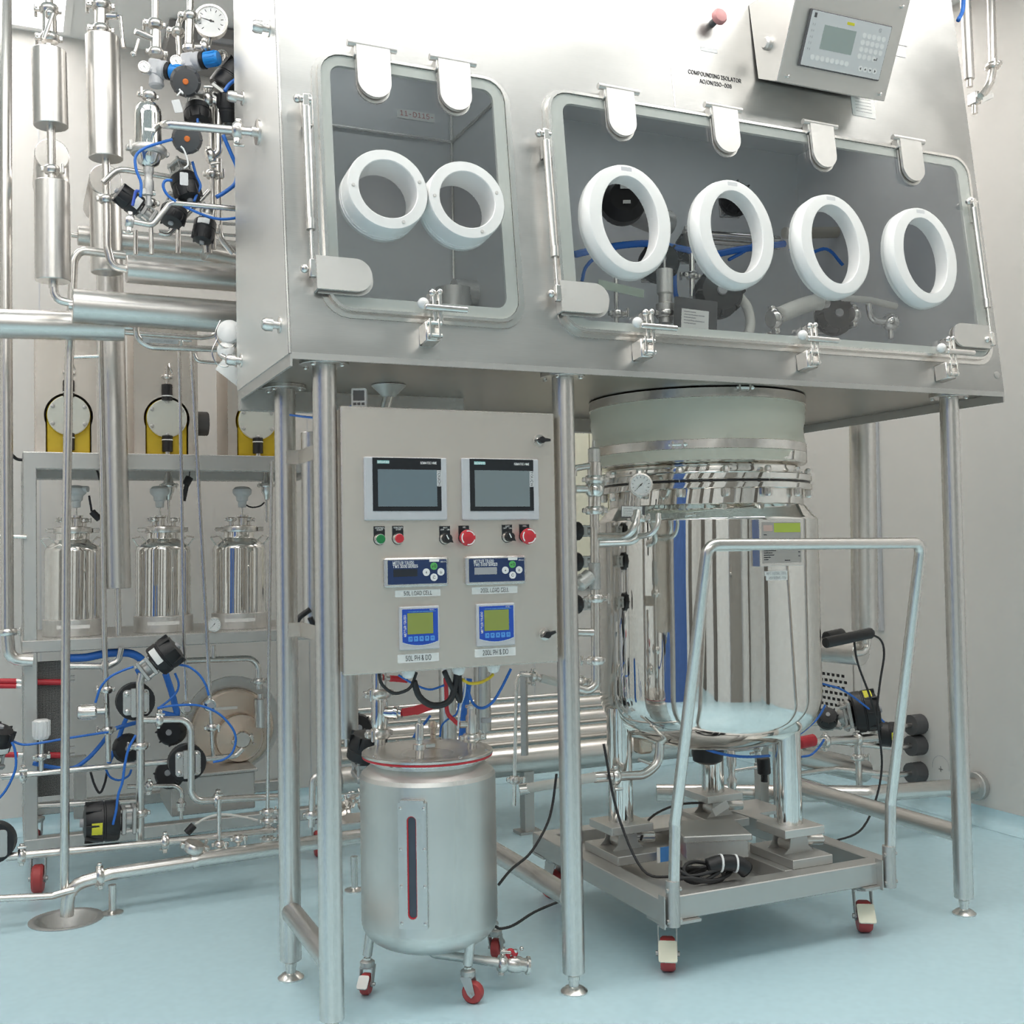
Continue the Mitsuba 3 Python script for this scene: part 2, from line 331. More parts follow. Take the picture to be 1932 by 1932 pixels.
# ------------------------------------------------------------------ the room
DRAIN = (-.555, 1.292)
FLOORFR = Fr((0, 0, 0), X_, Y_)
struct('floor', FLOORFR.slab(sbox(XL - .1, YF - .1, XR + .1, YB + .1).difference(Point(*DRAIN).buffer(.098, quad_segs=14)), -.1, 0), FLOOR)
struct('ceiling', bx(XL - .1, XR + .1, YF - .1, YB + .1, ZC, ZC + .1), CEIL)
struct('wall_back', bx(XL - .1, XR + .1, YB, YB + .1, 0, ZC), WALL)
struct('wall_right', bx(XR, XR + .1, YF, YB, 0, ZC), WALL)
struct('wall_left', bx(XL - .1, XL, YF, YB, 0, ZC), WALL)
struct('wall_front', bx(XL - .1, XR + .1, YF - .1, YF, 0, ZC), WALL)
def cove(a, b, inward):
    a, b, i = np.asarray(a, float), np.asarray(b, float), np.asarray(inward, float); R = .07
    p = [a * 0 + i * (R - R * math.sin(t)) + Z_ * (R - R * math.cos(t)) for t in np.linspace(0, math.pi / 2, 6)]
    v = [a + q for q in p] + [b + q for q in p]; n = len(p)
    f = [[j, j + 1, n + j + 1] for j in range(n - 1)] + [[j, n + j + 1, n + j] for j in range(n - 1)]
    return M(v, f)
struct('trim_1', cove((XL, YB - .001, .001), (XR, YB - .001, .001), (0, -1, 0)), FLOOR, smooth=True)
struct('trim_2', cove((XR - .001, YB, .001), (XR - .001, YF, .001), (-1, 0, 0)), FLOOR, smooth=True)
# joints of the wall panels
for y in (-1.4, -.2, .36, 1.56):
    add('panel_joint', bx(XR - .0015, XR + .001, y - .002, y + .002, .07, ZC), LGREY, 'wall_right')
for x in (-1.8, -.6, .6, 1.8):
    add('panel_joint', bx(x - .002, x + .002, YB - .0015, YB + .001, .07, ZC), LGREY, 'wall_back')
# window with cream blind slats in the back wall behind the vessel
k = struct('window_1', bx(1.66, 2.62, YB - .02, YB + .01, .98, 1.98), DGREY)
for i in range(8):
    add('blind_slat', bx(1.70 + i * .11, 1.70 + i * .11 + .105, YB - .03, YB - .021, 1.02, 1.94), CREAM, k)
# blue sliding door in the left wall and grey door in the front wall (seen mirrored in the vessel)
k = struct('door_1', bx(XL, XL + .05, -2.75, -.6, 0, 2.5), DOORBLUE)
add('handle', bx(XL + .05, XL + .08, -.68, -.64, .9, 1.3, .008), PIPE, k)
k = struct('door_2', bx(.3, 1.3, YF, YF + .045, 0, 2.2), plastic('door_grey', (.30, .27, .24), .3))
add('handle', bx(.36, .5, YF + .045, YF + .09, 1.0, 1.03, .006), PIPE, k)
add('frame', cat(bx(.24, .3, YF, YF + .06, 0, 2.26), bx(1.3, 1.36, YF, YF + .06, 0, 2.26), bx(.24, 1.36, YF, YF + .06, 2.2, 2.26)), GREY, k)
# grey-brown pilasters of the walls behind the camera (mirrored in the polished vessels)
for i, (x0, x1) in enumerate(((-2.6, -2.2), (-1.25, -.95), (1.9, 2.0))): struct(f'trim_{i + 3}', bx(x0, x1, YF, YF + .12, 0, ZC), COLUMN)
for i, (y0, y1) in enumerate(((-3.4, -3.1), (-.15, .15))): struct(f'trim_{i + 6}', bx(XL, XL + .12, y0, y1, 0, ZC), COLUMN)
struct('trim_8', bx(XR - .1, XR, -3.4, -3.0, 0, ZC), COLUMN)
# ceiling lamps
LIGHTS = [(-2.2, -.5), (-.75, -.5), (.72, -.5), (2.2, -.62), (-1.1, 1.95), (2.35, 1.45), (-1.7, -2.9), (-.4, -3.9)]
for i, (x, y) in enumerate(LIGHTS):
    k = thing('ceiling_light', 'flush square white ceiling light panel', 'light', 'ceiling light panels')
    add('frame', cat(bx(x - .63, x + .63, y - .63, y - .6, ZC - .012, ZC), bx(x - .63, x + .63, y + .6, y + .63, ZC - .012, ZC), bx(x - .63, x - .6, y - .6, y + .6, ZC - .012, ZC), bx(x + .6, x + .63, y - .6, y + .6, ZC - .012, ZC)), WHITE, k, smooth=False)
    v = [(x - .6, y - .6, ZC - .008), (x - .6, y + .6, ZC - .008), (x + .6, y + .6, ZC - .008), (x + .6, y - .6, ZC - .008)]
    kk = key_for('diffuser', k)
    scene[kk] = mikit.ply(M(v, [[0, 1, 2], [0, 2, 3]]), WHITE, emitter={'type': 'area', 'radiance': {'type': 'rgb', 'value': [LAMP, LAMP * .975, LAMP * .93]}})
# ------------------------------------------------------------------ isolator
H = 1.685; IX0, IX1 = -.1034, 2.2534; ST = 1.62; TS = .125
IS = thing('compounding_isolator', 'large brushed steel isolator cabinet on round legs with two clear glove-port windows', 'isolator')
FF = Fr((0, -.0735, H), X_, (0, TS, 1))       # u = X, v up the leaning front, w towards the operator
W1 = dict(o=(-.008, .113, .520, .806), i=(.026, .152, .478, .769)); W2 = dict(o=(.642, .104, 2.214, .806), i=(.69, .137, 2.163, .769))
hole = lambda w, g=.012: rrect(w['i'][0] - g, w['i'][1] - g, w['i'][2] + g, w['i'][3] + g, .04)
fpoly = sbox(IX0, 0, IX1, ST).difference(hole(W1)).difference(hole(W2))
add('front_panel', FF.slab(fpoly, -.004, 0), PANEL, IS, smooth=False)
topY = FF.p(0, ST)[1]; topZ = FF.p(0, ST)[2]
side = Polygon([(-.0735, H), (.60, H - .0), (.60, topZ), (topY, topZ)])
FS = Fr((IX0, 0, 0), Y_, Z_)                    # w = +X
add('side_panel', FS.slab(side, -.003, 0), steel('side_mirror', .2, (.92, .915, .90)), IS, 'bright polished left end panel', smooth=False)
add('corner_fold', cyl(FF.p(IX0, 0), FF.p(IX0, ST), .004, n=8), PANEL, IS)
add('end_panel', FS.slab(Polygon([(-.0735, H), (1.0, H), (1.0, topZ), (topY, topZ)]), IX1 - IX0 - .003, IX1 - IX0), PANEL, IS, smooth=False)
XD = .60                                         # wall between the pass box and the main chamber
add('back_panel', cat(bx(IX0, XD, .60, .603, H, topZ), bx(XD, XD + .003, .60, 1.0, H, topZ), bx(XD, IX1, 1.0, 1.003, H, topZ)), PANEL, IS, smooth=False)
add('top_panel', cat(bx(IX0, XD, topY, .60, topZ, topZ + .003), bx(XD, IX1, topY, 1.0, topZ, topZ + .003)), PANEL, IS, smooth=False)
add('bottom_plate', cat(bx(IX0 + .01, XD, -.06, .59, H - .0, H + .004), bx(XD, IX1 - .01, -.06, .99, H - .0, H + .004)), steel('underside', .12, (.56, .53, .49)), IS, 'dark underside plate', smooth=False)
add('bottom_rail', cat(bx(IX0, IX1, -.0735, -.068, H - .012, H + .004), bx(IX0, IX0 + .006, -.0735, .6, H - .03, H + .004), bx(IX1 - .006, IX1, -.0735, 1.0, H - .03, H + .004), bx(IX0, XD, .56, .6, H - .06, H), bx(XD, IX1, .96, 1.0, H - .05, H)), FRAME, IS, smooth=False)
add('seam_strip', FF.slab(sbox(1.073 - .002, .82, 1.073 + .002, ST), 0, .0012), PIPE, IS, smooth=False)
# inside: bright steel lining, a lit pass box and main chamber
LIN = steel('lining', .42, (.84, .855, .87))
part = lambda yb: Polygon([(-.06, H + .02), (yb, H + .02), (yb, topZ - .3), (topY - .02, topZ - .3)])
add('lining', cat(bx(IX0 + .006, XD - .02, .55, .555, H + .02, topZ - .3), FS.slab(part(.55), XD - .03 - IX0, XD - .026 - IX0), bx(IX0 + .006, XD - .03, -.055, .55, H + .02, H + .024),
                  bx(XD + .01, IX1 - .01, .93, .934, H + .02, topZ - .3), bx(XD + .01, IX1 - .01, -.05, .93, H + .02, H + .024), FS.slab(part(.93), XD + .006 - IX0, XD + .01 - IX0), FS.slab(part(.93), IX1 - .012 - IX0, IX1 - .008 - IX0)), LIN, IS, smooth=False)
BZ = at(848, 268, Y=.545)[2]
add('lining_roof', cat(bx(IX0 + .006, XD - .03, .09, .55, 2.80, 2.804), bx(XD + .01, IX1 - .012, .09, .93, 2.80, 2.804)), LIN, IS, smooth=False)
for x0, x1, y in ((.02, .48, .32), (.75, 2.1, .5)):
    kk = add('chamber_lamp', bx(x0 - .02, x1 + .02, y - .05, y + .05, 2.785, 2.80), WHITE, IS, 'strip lamp under the chamber roof', smooth=False)
    scene[key_for('tube_diffuser', kk)] = mikit.ply(M([(x0, y - .03, 2.783), (x0, y + .03, 2.783), (x1, y + .03, 2.783), (x1, y - .03, 2.783)], [[0, 1, 2], [0, 2, 3]]), WHITE, emitter={'type': 'area', 'radiance': rgb(3.0, 3.15, 3.2)})
add('lining_bead', cat(cyl((XD - .034, .545, H + .03), (XD - .034, .545, topZ - .35), .005, n=8), cyl((IX0 + .01, .545, BZ), (XD - .034, .545, BZ), .005, n=8), cyl((XD - .034, .05, BZ), (XD - .034, .545, BZ), .005, n=8)), SATIN, IS)
# windows
def port(w, x, s, oval):
    k = w
    c = FF.p(x, s, .0)
    def el(r, a, b): return [(r[0], r[1])]
    if not oval:
        pr = [(.074, .0), (.106, .0), (.106, .012), (.103, .013), (.103, .018), (.106, .019), (.106, .026), (.104, .027), (.104, .032), (.106, .033), (.1055, .080), (.103, .084), (.078, .085), (.076, .083), (.074, .0)]
        m = lathe([(r, h + .002) for r, h in pr], (0, 0, 0), (0, 0, 1), 48)
        sc = (1, 1)
    else:
        pr = [(.090, .0), (.139, .0), (.1395, .006), (.137, .008), (.137, .012), (.140, .014), (.140, .03), (.131, .047), (.126, .05), (.089, .05), (.0865, .047), (.086, .0)]
        pr[0] = (.086, .0)
        m = lathe([(r, h + .002) for r, h in pr], (0, 0, 0), (0, 0, 1), 56)
        v = np.array(m.vertices); rr = np.hypot(v[:, 0], v[:, 1]); f = np.clip((rr - .086) / .054, 0, 1)
        # opening 0.163 x 0.25, outside 0.28 x 0.328
        v[:, 0] *= (.088 / .086) * (1 - f) + 1.0 * f; v[:, 1] *= (.124 / .086) * (1 - f) + (.164 / .140) * f; m = M(v, m.faces)
    m.apply_transform(FF.T(x, s, 0))
    return m, (lambda a, b, h: FF.p(x + a, s + b, h))
def add_port(win, x, s, oval):
    m, q = port(win, x, s, oval)
    g = win + '__glove_port'; i = 0
    k = add('glove_port', m, WHITE, win, smooth=40)
    # screws and the small label lie on the port's face: parts of the door
    pts = [(-.09, .0), (.035, -.083), (.083, .028)] if not oval else [(-.117, .0), (-.0, -.146), (.118, .03)]
    h = .087 if not oval else .051
    for a, b in pts: add('port_screw', lathe([(.0045, 0), (.0045, .0015), (.002, .0016)], q(a, b, h - .0002 if not oval else h - .001), FF.w, 10), CAST, win)
    if oval: add('port_label', FF.slab(affinity.translate(rrect(-.017, -.006, .017, .006, .002), x + .0, s + .146), h, h + .0012), LGREY if x < 1 else PAD, win, smooth=False)
def window(w, hinges, ports, oval, hl, label):
    k = add('window_frame', cat(FF.slab(rrect(*w['o'], .065).difference(rrect(w['o'][0] + .008, w['o'][1] + .008, w['o'][2] - .008, w['o'][3] - .008, .058)), 0, .016),
                                FF.slab(rrect(*[a + b for a, b in zip(w['o'], (-.012, -.014, .012, .004))], .07).difference(rrect(*w['o'], .065)), 0, .004)), PIPE, IS, label, smooth=30)
    inner = rrect(*w['i'], .03)
    add('gasket', FF.slab(rrect(w['o'][0] + .009, w['o'][1] + .009, w['o'][2] - .009, w['o'][3] - .009, .057).difference(inner), .001, .011), GASKET, k, smooth=30)
    pane = rrect(w['o'][0] + .008, w['o'][1] + .008, w['o'][2] - .008, w['o'][3] - .008, .058)
    for x, s in ports:
        e = Point(0, 0).buffer(1, quad_segs=12); e = affinity.scale(e, .084 if oval else .076, .126 if oval else .076)
        pane = pane.difference(affinity.translate(e, x, s))
    add('pane', FF.sheet(pane, .0135), GLASS, k, smooth=False)
    for x, s in ports: add_port(k, x, s, oval)
    for x in hinges:
        tongue = lambda r, y0, y1: unary_union([sbox(x - r, y0 + r, x + r, y1), Point(x, y0 + r).buffer(r, quad_segs=10)])
        add('hinge', cat(FF.slab(tongue(.045, .683, .822), .026, .036), FF.slab(tongue(.045, .674, .79), .0155, .0215), cyl(FF.p(x - .066, .828, .026), FF.p(x + .066, .828, .026), .009, n=12),
                         FF.box(x - .05, x - .03, .795, .828, .001, .03, .002), FF.box(x + .02, x + .05, .795, .828, .001, .03, .002)), SATIN, k)
    return k
win1 = window(W1, (.137, .361), [(.140, .412), (.352, .409)], False, None, 'narrow hinged clear window door with two round white glove ports')
win2 = window(W2, (.868, 1.226, 1.587, 1.947), [(.855, .427), (1.212, .427), (1.574, .425), (1.933, .423)], True, None, 'wide hinged clear window door with four oval white glove ports')
def strut(win, x, s0, s1, name='gas_strut'):
    h = .034
    add(name, cat(cyl(FF.p(x, s0 + (s1 - s0) * .28, h), FF.p(x, s1 - .03, h), .0105, n=14, bev=.001), cyl(FF.p(x, s0 + (s1 - s0) * .24, h), FF.p(x, s0 + (s1 - s0) * .3, h), .0115, n=14), cyl(FF.p(x, s0, h), FF.p(x, s0 + (s1 - s0) * .3, h), .005, n=10),
                  cyl(FF.p(x - .014, s1 - .012, h), FF.p(x + .014, s1 - .012, h), .008, n=10), FF.box(x - .008, x + .008, s1 - .04, s1 + .0, h - .008, h + .008, .002), ball(FF.p(x - .02, s1 - .012, h), .011, 10), ball(FF.p(x - .02, s0 + .01, h), .011, 10), FF.box(x - .008, x + .008, s0 - .01, s0 + .035, h - .008, h + .008, .002), FF.box(x - .004, x + .02, s1 - .075, s1 + .01, .0, h - .004, .003)), PIPE, win)
strut(win1, -.047, .195, .66); strut(win2, .619, .185, .664); strut(win2, 2.19, .156, .65)
def plate(win, x0, x1, s0, s1, right=True):
    r = (s1 - s0) / 2; p = unary_union([sbox(x0, s0, x1 - r, s1), Point(x1 - r, s0 + r).buffer(r, quad_segs=10)]) if right else unary_union([sbox(x0 + r, s0, x1, s1), Point(x0 + r, s0 + r).buffer(r, quad_segs=10)])
    add('strut_plate', cat(FF.slab(p, .026, .034), FF.slab(affinity.translate(p, .006 if right else -.006, -.006), .015, .019), FF.box(x0 if right else x1 - .006, x0 + .006 if right else x1, s0, s1, .0, .034, .001)), SATIN, win)
plate(win1, -.038, .104, .158, .243); plate(win2, .628, .776, .150, .236); plate(win2, 2.03, 2.185, .137, .215, False)
def latch(win, x, s):
    add('toggle_latch', cat(FF.box(x - .026, x + .012, s - .075, s - .022, .0, .052, .003), FF.box(x - .02, x - .015, s - .07, s - .02, .05, .066, .001), FF.box(x + .004, x + .009, s - .07, s - .02, .05, .066, .001), cyl(FF.p(x - .024, s - .03, .058), FF.p(x + .014, s - .03, .058), .006, n=8), cyl(FF.p(x - .024, s - .062, .058), FF.p(x + .014, s - .062, .058), .006, n=8),
                            FF.box(x - .004, x + .006, s - .04, s + .05, .045, .055, .002), FF.box(x + .012, x + .022, s - .03, s + .05, .045, .055, .002), cyl(FF.p(x - .03, s + .008, .066), FF.p(x + .085, s + .008, .066), .0085, n=12, bev=.002), ball(FF.p(x - .002, s + .052, .05), .011, 10), ball(FF.p(x + .018, s + .056, .05), .009, 10), FF.box(x - .006, x + .024, s + .03, s + .06, .016, .05, .003)), PIPE, win)
    add('bumper', ball(FF.p(x - .024, s + .026, .04), .015, 14), WHITE, win, 'white rubber bumper')
latch(win1, .256, .112); latch(win2, .879, .105); latch(win2, 1.443, .105); latch(win2, 1.985, .098)
# lettering and little fixings on the front
add('lettering', cat(FF.text('COMPOUNDING ISOLATOR', .013, 1.227, .936, .0006, width=.19), FF.text('AO/ON/ISO-008', .013, 1.227, .912, .0006, width=.115)), INK, IS, 'printed equipment name', smooth=False)
kk = add('stop_button', cat(lathe([(.011, 0), (.011, .03), (.014, .032)], FF.p(1.236, 1.116, 0), FF.w, 18)), DGREY, IS, 'red mushroom emergency button')
add('mushroom_head', lathe([(.018, .03), (.024, .034), (.024, .044), (.020, .05), (.01, .052)], FF.p(1.236, 1.116, 0), FF.w, 24), PINK, kk)
add('blank_label', FF.slab(sbox(1.185, 1.02, 1.245, 1.032), 0, .001), PAD, IS, smooth=False)
for x, s in ((1.80, .935), (1.99, 1.16)):
    kk = add('paper_label', FF.slab(rrect(x - .05, s - .038, x + .045, s + .04, .004), .0005, .0015) if x < 1.9 else FF.slab(rrect(x - .04, s - .02, x + .02, s + .02, .003), .0005, .0015), PAPER, IS, smooth=False)
    add('printed_lines', cat(*[FF.slab(sbox(x - .035, s + .022 - i * .011, x + .03, s + .024 - i * .011), .0015, .002) for i in range(5 if x < 1.9 else 1)]), GREY, kk, smooth=False)
add('plug', lathe([(.012, 0), (.012, .002), (.004, .004)], FF.p(2.23, .06, 0), FF.w, 14), FRAME, IS)
for y, z in ((.107, 2.559), (.47, 2.515), (.02, 1.771), (.53, 1.765)):
    add('bolt', cat(lathe([(.021, 0), (.021, .003), (.010, .004), (.010, .018), (.0165, .019), (.0165, .036), (.012, .044)], (IX0 - .003, y, z), -X_, 6 if False else 14)), PIPE, IS)
add('pipe_flange', lathe([(.034, 0), (.034, .006), (.014, .007), (.014, .02)], (IX0 - .003, .253, 2.339), -X_, 24), PIPE, IS)
# written paper strip stuck on the back lining
P0 = at(789, 219, Y=.548)
kk = add('tape_strip', bx(P0[0] - .07, P0[0] + .055, .5475, .5492, P0[2] - .014, P0[2] + .014), PAPER, IS, smooth=False)
FT = Fr((0, .5472, 0), X_, Z_)
add('handwriting', FT.text('11-D115-', .016, P0[0] - .005, P0[2] - .006, .0), PINK, kk, smooth=False)
# legs, feet and rails
LEGS = [(0, 0), (.6704, 0), (2.0861, 0), (0, .446), (.6704, .9334), (2.0861, .9334)]
for i, (x, y) in enumerate(LEGS):
    k = add('leg', cat(cyl((x, y, .052), (x, y, H - .012), .0302, n=28, bev=.001), ring((x, y, H - .012), Z_, .0, .062, .012, 24)), CLAD, IS)
    add('leveling_foot', lathe([(.036, 0), (.037, .004), (.026, .013), (.014, .017), (.014, .032), (.016, .033), (.016, .044), (.014, .046), (.014, .056)], (x, y, 0), Z_, 24), PIPE, k)
    for a in (45, 135, 225, 315):
        q = V(x + math.cos(math.radians(a)) * .052, y + math.sin(math.radians(a)) * .052, H - .012)
        add('flange_screw', cat(lathe([(.007, 0), (.007, .005), (.004, .008)], q, -Z_, 8)), PIPE, k)
for (x0, y0), (x1, y1), z in (((0, 0), (0, .446), .19), ((.6704, 0), (.6704, .9334), .25), ((2.0861, 0), (2.0861, .9334), .255)):
    add('cross_rail', cyl((x0, y0 + .02, z), (x1, y1 - .02, z), .029, n=24), CLAD, IS)
# ------------------------------------------------------------------ control cabinet between the front legs
CF = Fr((0, -.035, 0), X_, Z_)                  # u = X, v = Z, w towards the operator
def cp(px, py): q = at(px, py, Y=-.035); return q[0], q[2]
CC = thing('control_cabinet', 'brushed steel control cabinet with touch panels and meters between two round legs', 'cabinet')
add('body', bx(.036, .618, -.016, .19, .903, 1.563), CABST, CC, smooth=False)
add('door', bx(.031, .624, -.035, -.0165, .897, 1.568, .0025), CABST, CC, smooth=False)
add('door_seal', bx(.036, .619, -.0168, -.0158, .902, 1.563), RUBBER, CC, smooth=False)
def hmi(x0, y0, x1, y1, screen):
    (a0, b1), (a1, b0) = cp(x0, y0), cp(x1, y1); W, Hh = a1 - a0, b1 - b0
    k = add('touch_panel', CF.box(a0, a1, b0, b1, .0, .010, .003), LGREY, CC, 'grey framed touch panel', smooth=False)
    g = (a0 + W * .095, b0 + Hh * .145, a1 - W * .075, b1 - Hh * .012)
    add('bezel', CF.slab(rrect(*g), .010, .0112), GLASSK, k, smooth=False)
    add('screen', CF.slab(rrect(a0 + W * .155, b0 + Hh * .215, a1 - W * .128, b1 - Hh * .195), .0112, .0120), screen, k, smooth=False)
    add('badge', CF.slab(rrect(a0 + W * .15, b1 - Hh * .105, a0 + W * .295, b1 - Hh * .055), .0112, .0118), CYAN, k, smooth=False)
    add('lettering', cat(CF.text('SIEMENS', .0052, a0 + W * .222, b1 - Hh * .098, .0118, depth=.0004, bold=True), CF.text('SIMATIC HMI', .0062, a0 + W * .77, b1 - Hh * .105, .0112, depth=.0005, width=W * .2, bold=True)), WHITE, k, smooth=False)
    add('touch_badge', CF.slab(rrect(a1 - W * .128, b0 + Hh * .54, a1 - W * .075, b1 - Hh * .2), .0112, .0121), PAD, k, smooth=False)
    FTc = Fr(CF.p(a1 - W * .117, b0 + Hh * .675, .0121), -Z_, X_)
    add('touch_lettering', FTc.text('TOUCH', .0072, 0, 0, 0, width=Hh * .24, depth=.0005), INK, k, smooth=False)
hmi(685, 862, 842, 981, SCREEN); hmi(869, 864.5, 1015, 980.5, plastic('screen_light', (.21, .25, .265), .1))
def plate_btn(px, py, t, kind, col=None):
    x, z = cp(px, py)
    pl = unary_union([sbox(x - .016, z, x + .013, z + .032), Point(x - .0015, z).buffer(.0155)])
    nm = {'push': 'push_button', 'sel': 'selector_switch', 'stop': 'emergency_stop'}[kind]
    k = add(nm, CF.slab(pl, 0, .0015), GLASSK, CC, {'push': 'round lit push button on a black name plate', 'sel': 'black rotary selector switch', 'stop': 'red mushroom emergency stop'}[kind], smooth=False)
    add('lettering', cat(*[CF.text(s, .0038, x + dx, z + .026 - i, .0015, depth=.0004, bold=True) for s, dx, i in t]), WHITE, k, smooth=False)
    c = CF.p(x - .0015, z, 0)
    if kind == 'push':
        add('collar', lathe([(.0145, .0015), (.0145, .006), (.0125, .013), (.0115, .0135)], c, CF.w, 24), PIPE, k); add('cap', lathe([(.0118, .012), (.0118, .0145), (.010, .016)], c, CF.w, 24), col, k)
    elif kind == 'sel':
        add('collar', lathe([(.0145, .0015), (.0145, .006), (.0125, .012)], c, CF.w, 24), PIPE, k)
        F2 = Fr(c, CF.u * .8 - CF.v * .6, CF.v * .8 + CF.u * .6)
        add('knob', cat(lathe([(.0125, .01), (.0125, .02), (.011, .022)], c, CF.w, 24), F2.slab(unary_union([Point(0, 0).buffer(.0115), Polygon([(0, .010), (.018, 0), (0, -.010)])]), .018, .026)), BLACK, k)
        F3 = Fr(c, CF.u * .45 - CF.v * .9, CF.v * .45 + CF.u * .9); add('pointer', F3.slab(rrect(-.010, -.0014, .003, .0014), .026, .0266), WHITE, k, smooth=False)
    else:
        add('neck', lathe([(.0135, .0015), (.0135, .012), (.011, .018), (.011, .022)], c, CF.w, 20), RED, k)
        kk = add('mushroom', lathe([(.012, .018), (.0205, .022), (.0215, .026), (.0205, .031), (.012, .034)], c, CF.w, 30), RED, k)
        arcs = []
        for a0 in (20, 140, 260):
            t2 = np.radians(np.linspace(a0, a0 + 85, 10)); arcs.append(Fr(c, CF.u, CF.v).slab(Polygon([(.0192 * math.cos(a), .0192 * math.sin(a)) for a in t2] + [(.0162 * math.cos(a), .0162 * math.sin(a)) for a in t2[::-1]]), .031, .0332))
        add('turn_arrows', cat(*arcs), WHITE, k, smooth=False)
plate_btn(716.5, 1017, [('CONTROL', 0, 0), ('START', 0, .005)], 'push', GREEN); plate_btn(751.5, 1016, [('CONTROL', 0, 0), ('STOP', 0, .005)], 'push', RED)
plate_btn(840, 1016, [('EXIT', 0, 0), ('OFF', -.008, .005), ('ON', .008, .005)], 'sel'); plate_btn(876, 1015, [('50L', 0, 0)], 'stop')
plate_btn(957.5, 1013, [('EXIT', 0, 0), ('OFF', -.008, .005), ('ON', .008, .005)], 'sel'); plate_btn(990, 1012, [('200L', 0, 0)], 'stop')
def weigh(x0, y0, x1, y1, lit):
    (a0, b1), (a1, b0) = cp(x0, y0), cp(x1, y1); W, Hh = a1 - a0, b1 - b0
    k = add('weight_display', CF.box(a0, a1, b0, b1, 0, .016, .006), SATIN, CC, 'steel framed weight display with navy face', smooth=False)
    add('face', CF.slab(rrect(a0 + W * .045, b0 + Hh * .10, a1 - W * .035, b1 - Hh * .085, .002), .016, .0168), NAVY, k, smooth=False)
    add('lettering', cat(CF.text('METTLER TOLEDO', .0078, a0 + W * .12, b1 - Hh * .225, .0168, 'l', W * .33, bold=True), CF.text('TWS 3000 SERIES', .0078, a0 + W * .12, b1 - Hh * .345, .0168, 'l', W * .39, bold=True), CF.text('IND221', .004, a1 - W * .09, b1 - Hh * .19, .0168, width=W * .09)), WHITE, k, smooth=False)
    add('display', CF.slab(rrect(a0 + W * .13, b0 + Hh * .36, a0 + W * .5, b0 + Hh * .61), .0168, .0174), GREY if lit else plastic('display_off', (.03, .035, .045), .1), k, smooth=False)
    add('paper_slip', CF.slab(rrect(a0 + W * .69, b1 - Hh * .16, a0 + W * .845, b1 - Hh * .06), .0168, .0176), PAPER, k, smooth=False)
    for fx, fy, m, t in ((.76, .69, GREENB, '+0'), (.64, .49, WHITE, '+'), (.87, .49, WHITE, 'o'), (.76, .31, WHITE, 'C')):
        c = (a0 + W * fx, b0 + Hh * fy)
        q = add('key', CF.slab(affinity.scale(Point(*c).buffer(W * .056), 1, 1), .0168, .0182), m, k, smooth=False)
        add('key_sign', CF.text(t, W * .045, c[0], c[1] - W * .022, .0182, depth=.0004), INK, k, smooth=False)
weigh(722, 1053, 843, 1105, False); weigh(875, 1050, 989, 1100.5, True)
def strip(x0, y0, x1, y1, t):
    (a0, b1), (a1, b0) = cp(x0, y0), cp(x1, y1)
    k = add('label_strip', CF.slab(rrect(a0, b0, a1, b1), 0, .001), PAPER, CC, smooth=False)
    add('lettering', CF.text(t, (b1 - b0) * .62, (a0 + a1) / 2, b0 + (b1 - b0) * .2, .001, width=(a1 - a0) * .62, depth=.0005), INK, k, smooth=False)
strip(745, 1114, 831, 1124, '50L LOAD CELL'); strip(890, 1108, 976, 1118.5, '200L LOAD CELL'); strip(750, 1235.5, 828, 1247, '50L PH & DO'); strip(895.5, 1225, 973, 1236, '200L PH & DO')
def phm(x0, y0, x1, y1):
    (a0, b1), (a1, b0) = cp(x0, y0), cp(x1, y1); W, Hh = a1 - a0, b1 - b0
    k = add('analyser_panel', CF.box(a0, a1, b0, b1, 0, .012, .002), LGREY, CC, 'grey framed blue pH and oxygen meter', smooth=False)
    arc = [(a0 + W * t, b0 + Hh * (.10 + .10 * (2 * t - 1) ** 2)) for t in np.linspace(.055, .955, 13)]
    add('face', CF.slab(Polygon(arc + [(a0 + W * .955, b1 - Hh * .06), (a0 + W * .055, b1 - Hh * .06)]), .012, .013), PHBLUE, k, smooth=False)
    arc2 = [(x, y - .0012) for x, y in arc]; add('white_rim', CF.slab(Polygon(arc + arc2[::-1]), .012, .0132), WHITE, k, smooth=False)
    add('display', CF.slab(rrect(a0 + W * .18, b0 + Hh * .36, a1 - W * .17, b1 - Hh * .15), .013, .0136), LCD, k, smooth=False)
    Ft = Fr(CF.p(a0 + W * .145, b0 + Hh * .56, .013), Z_, -X_)
    add('lettering', cat(Ft.text('METTLER TOLEDO', W * .055, 0, 0, 0, width=Hh * .5, bold=True), CF.text('M400', .003, a1 - W * .2, b1 - Hh * .10, .013)), WHITE, k, smooth=False)
    add('header_line', CF.slab(rrect(a0 + W * .2, b1 - Hh * .125, a1 - W * .1, b1 - Hh * .117), .013, .0134), CYAN, k, smooth=False)
    for i, t in enumerate(('<', '>', '^', 'v', '-')):
        c = a0 + W * (.25 + i * .14); q = add('key', CF.slab(rrect(c - W * .055, b0 + Hh * .19, c + W * .055, b0 + Hh * .31, .002), .013, .0142), KEYBLUE, k, smooth=False)
        tri = {'<': [(-1, 0), (1, 1), (1, -1)], '>': [(1, 0), (-1, 1), (-1, -1)], '^': [(0, 1), (-1, -1), (1, -1)], 'v': [(0, -1), (-1, 1), (1, 1)], '-': [(-1.2, -.4), (1.2, -.4), (1.2, .4), (-1.2, .4)]}[t]
        add('key_sign', CF.slab(Polygon([(c + u * W * .02, b0 + Hh * .26 + v * W * .02) for u, v in tri]), .0142, .0146), PHBLUE, k, smooth=False)
phm(751.5, 1145, 827, 1222.5); phm(896.5, 1139.5, 969, 1215.5)
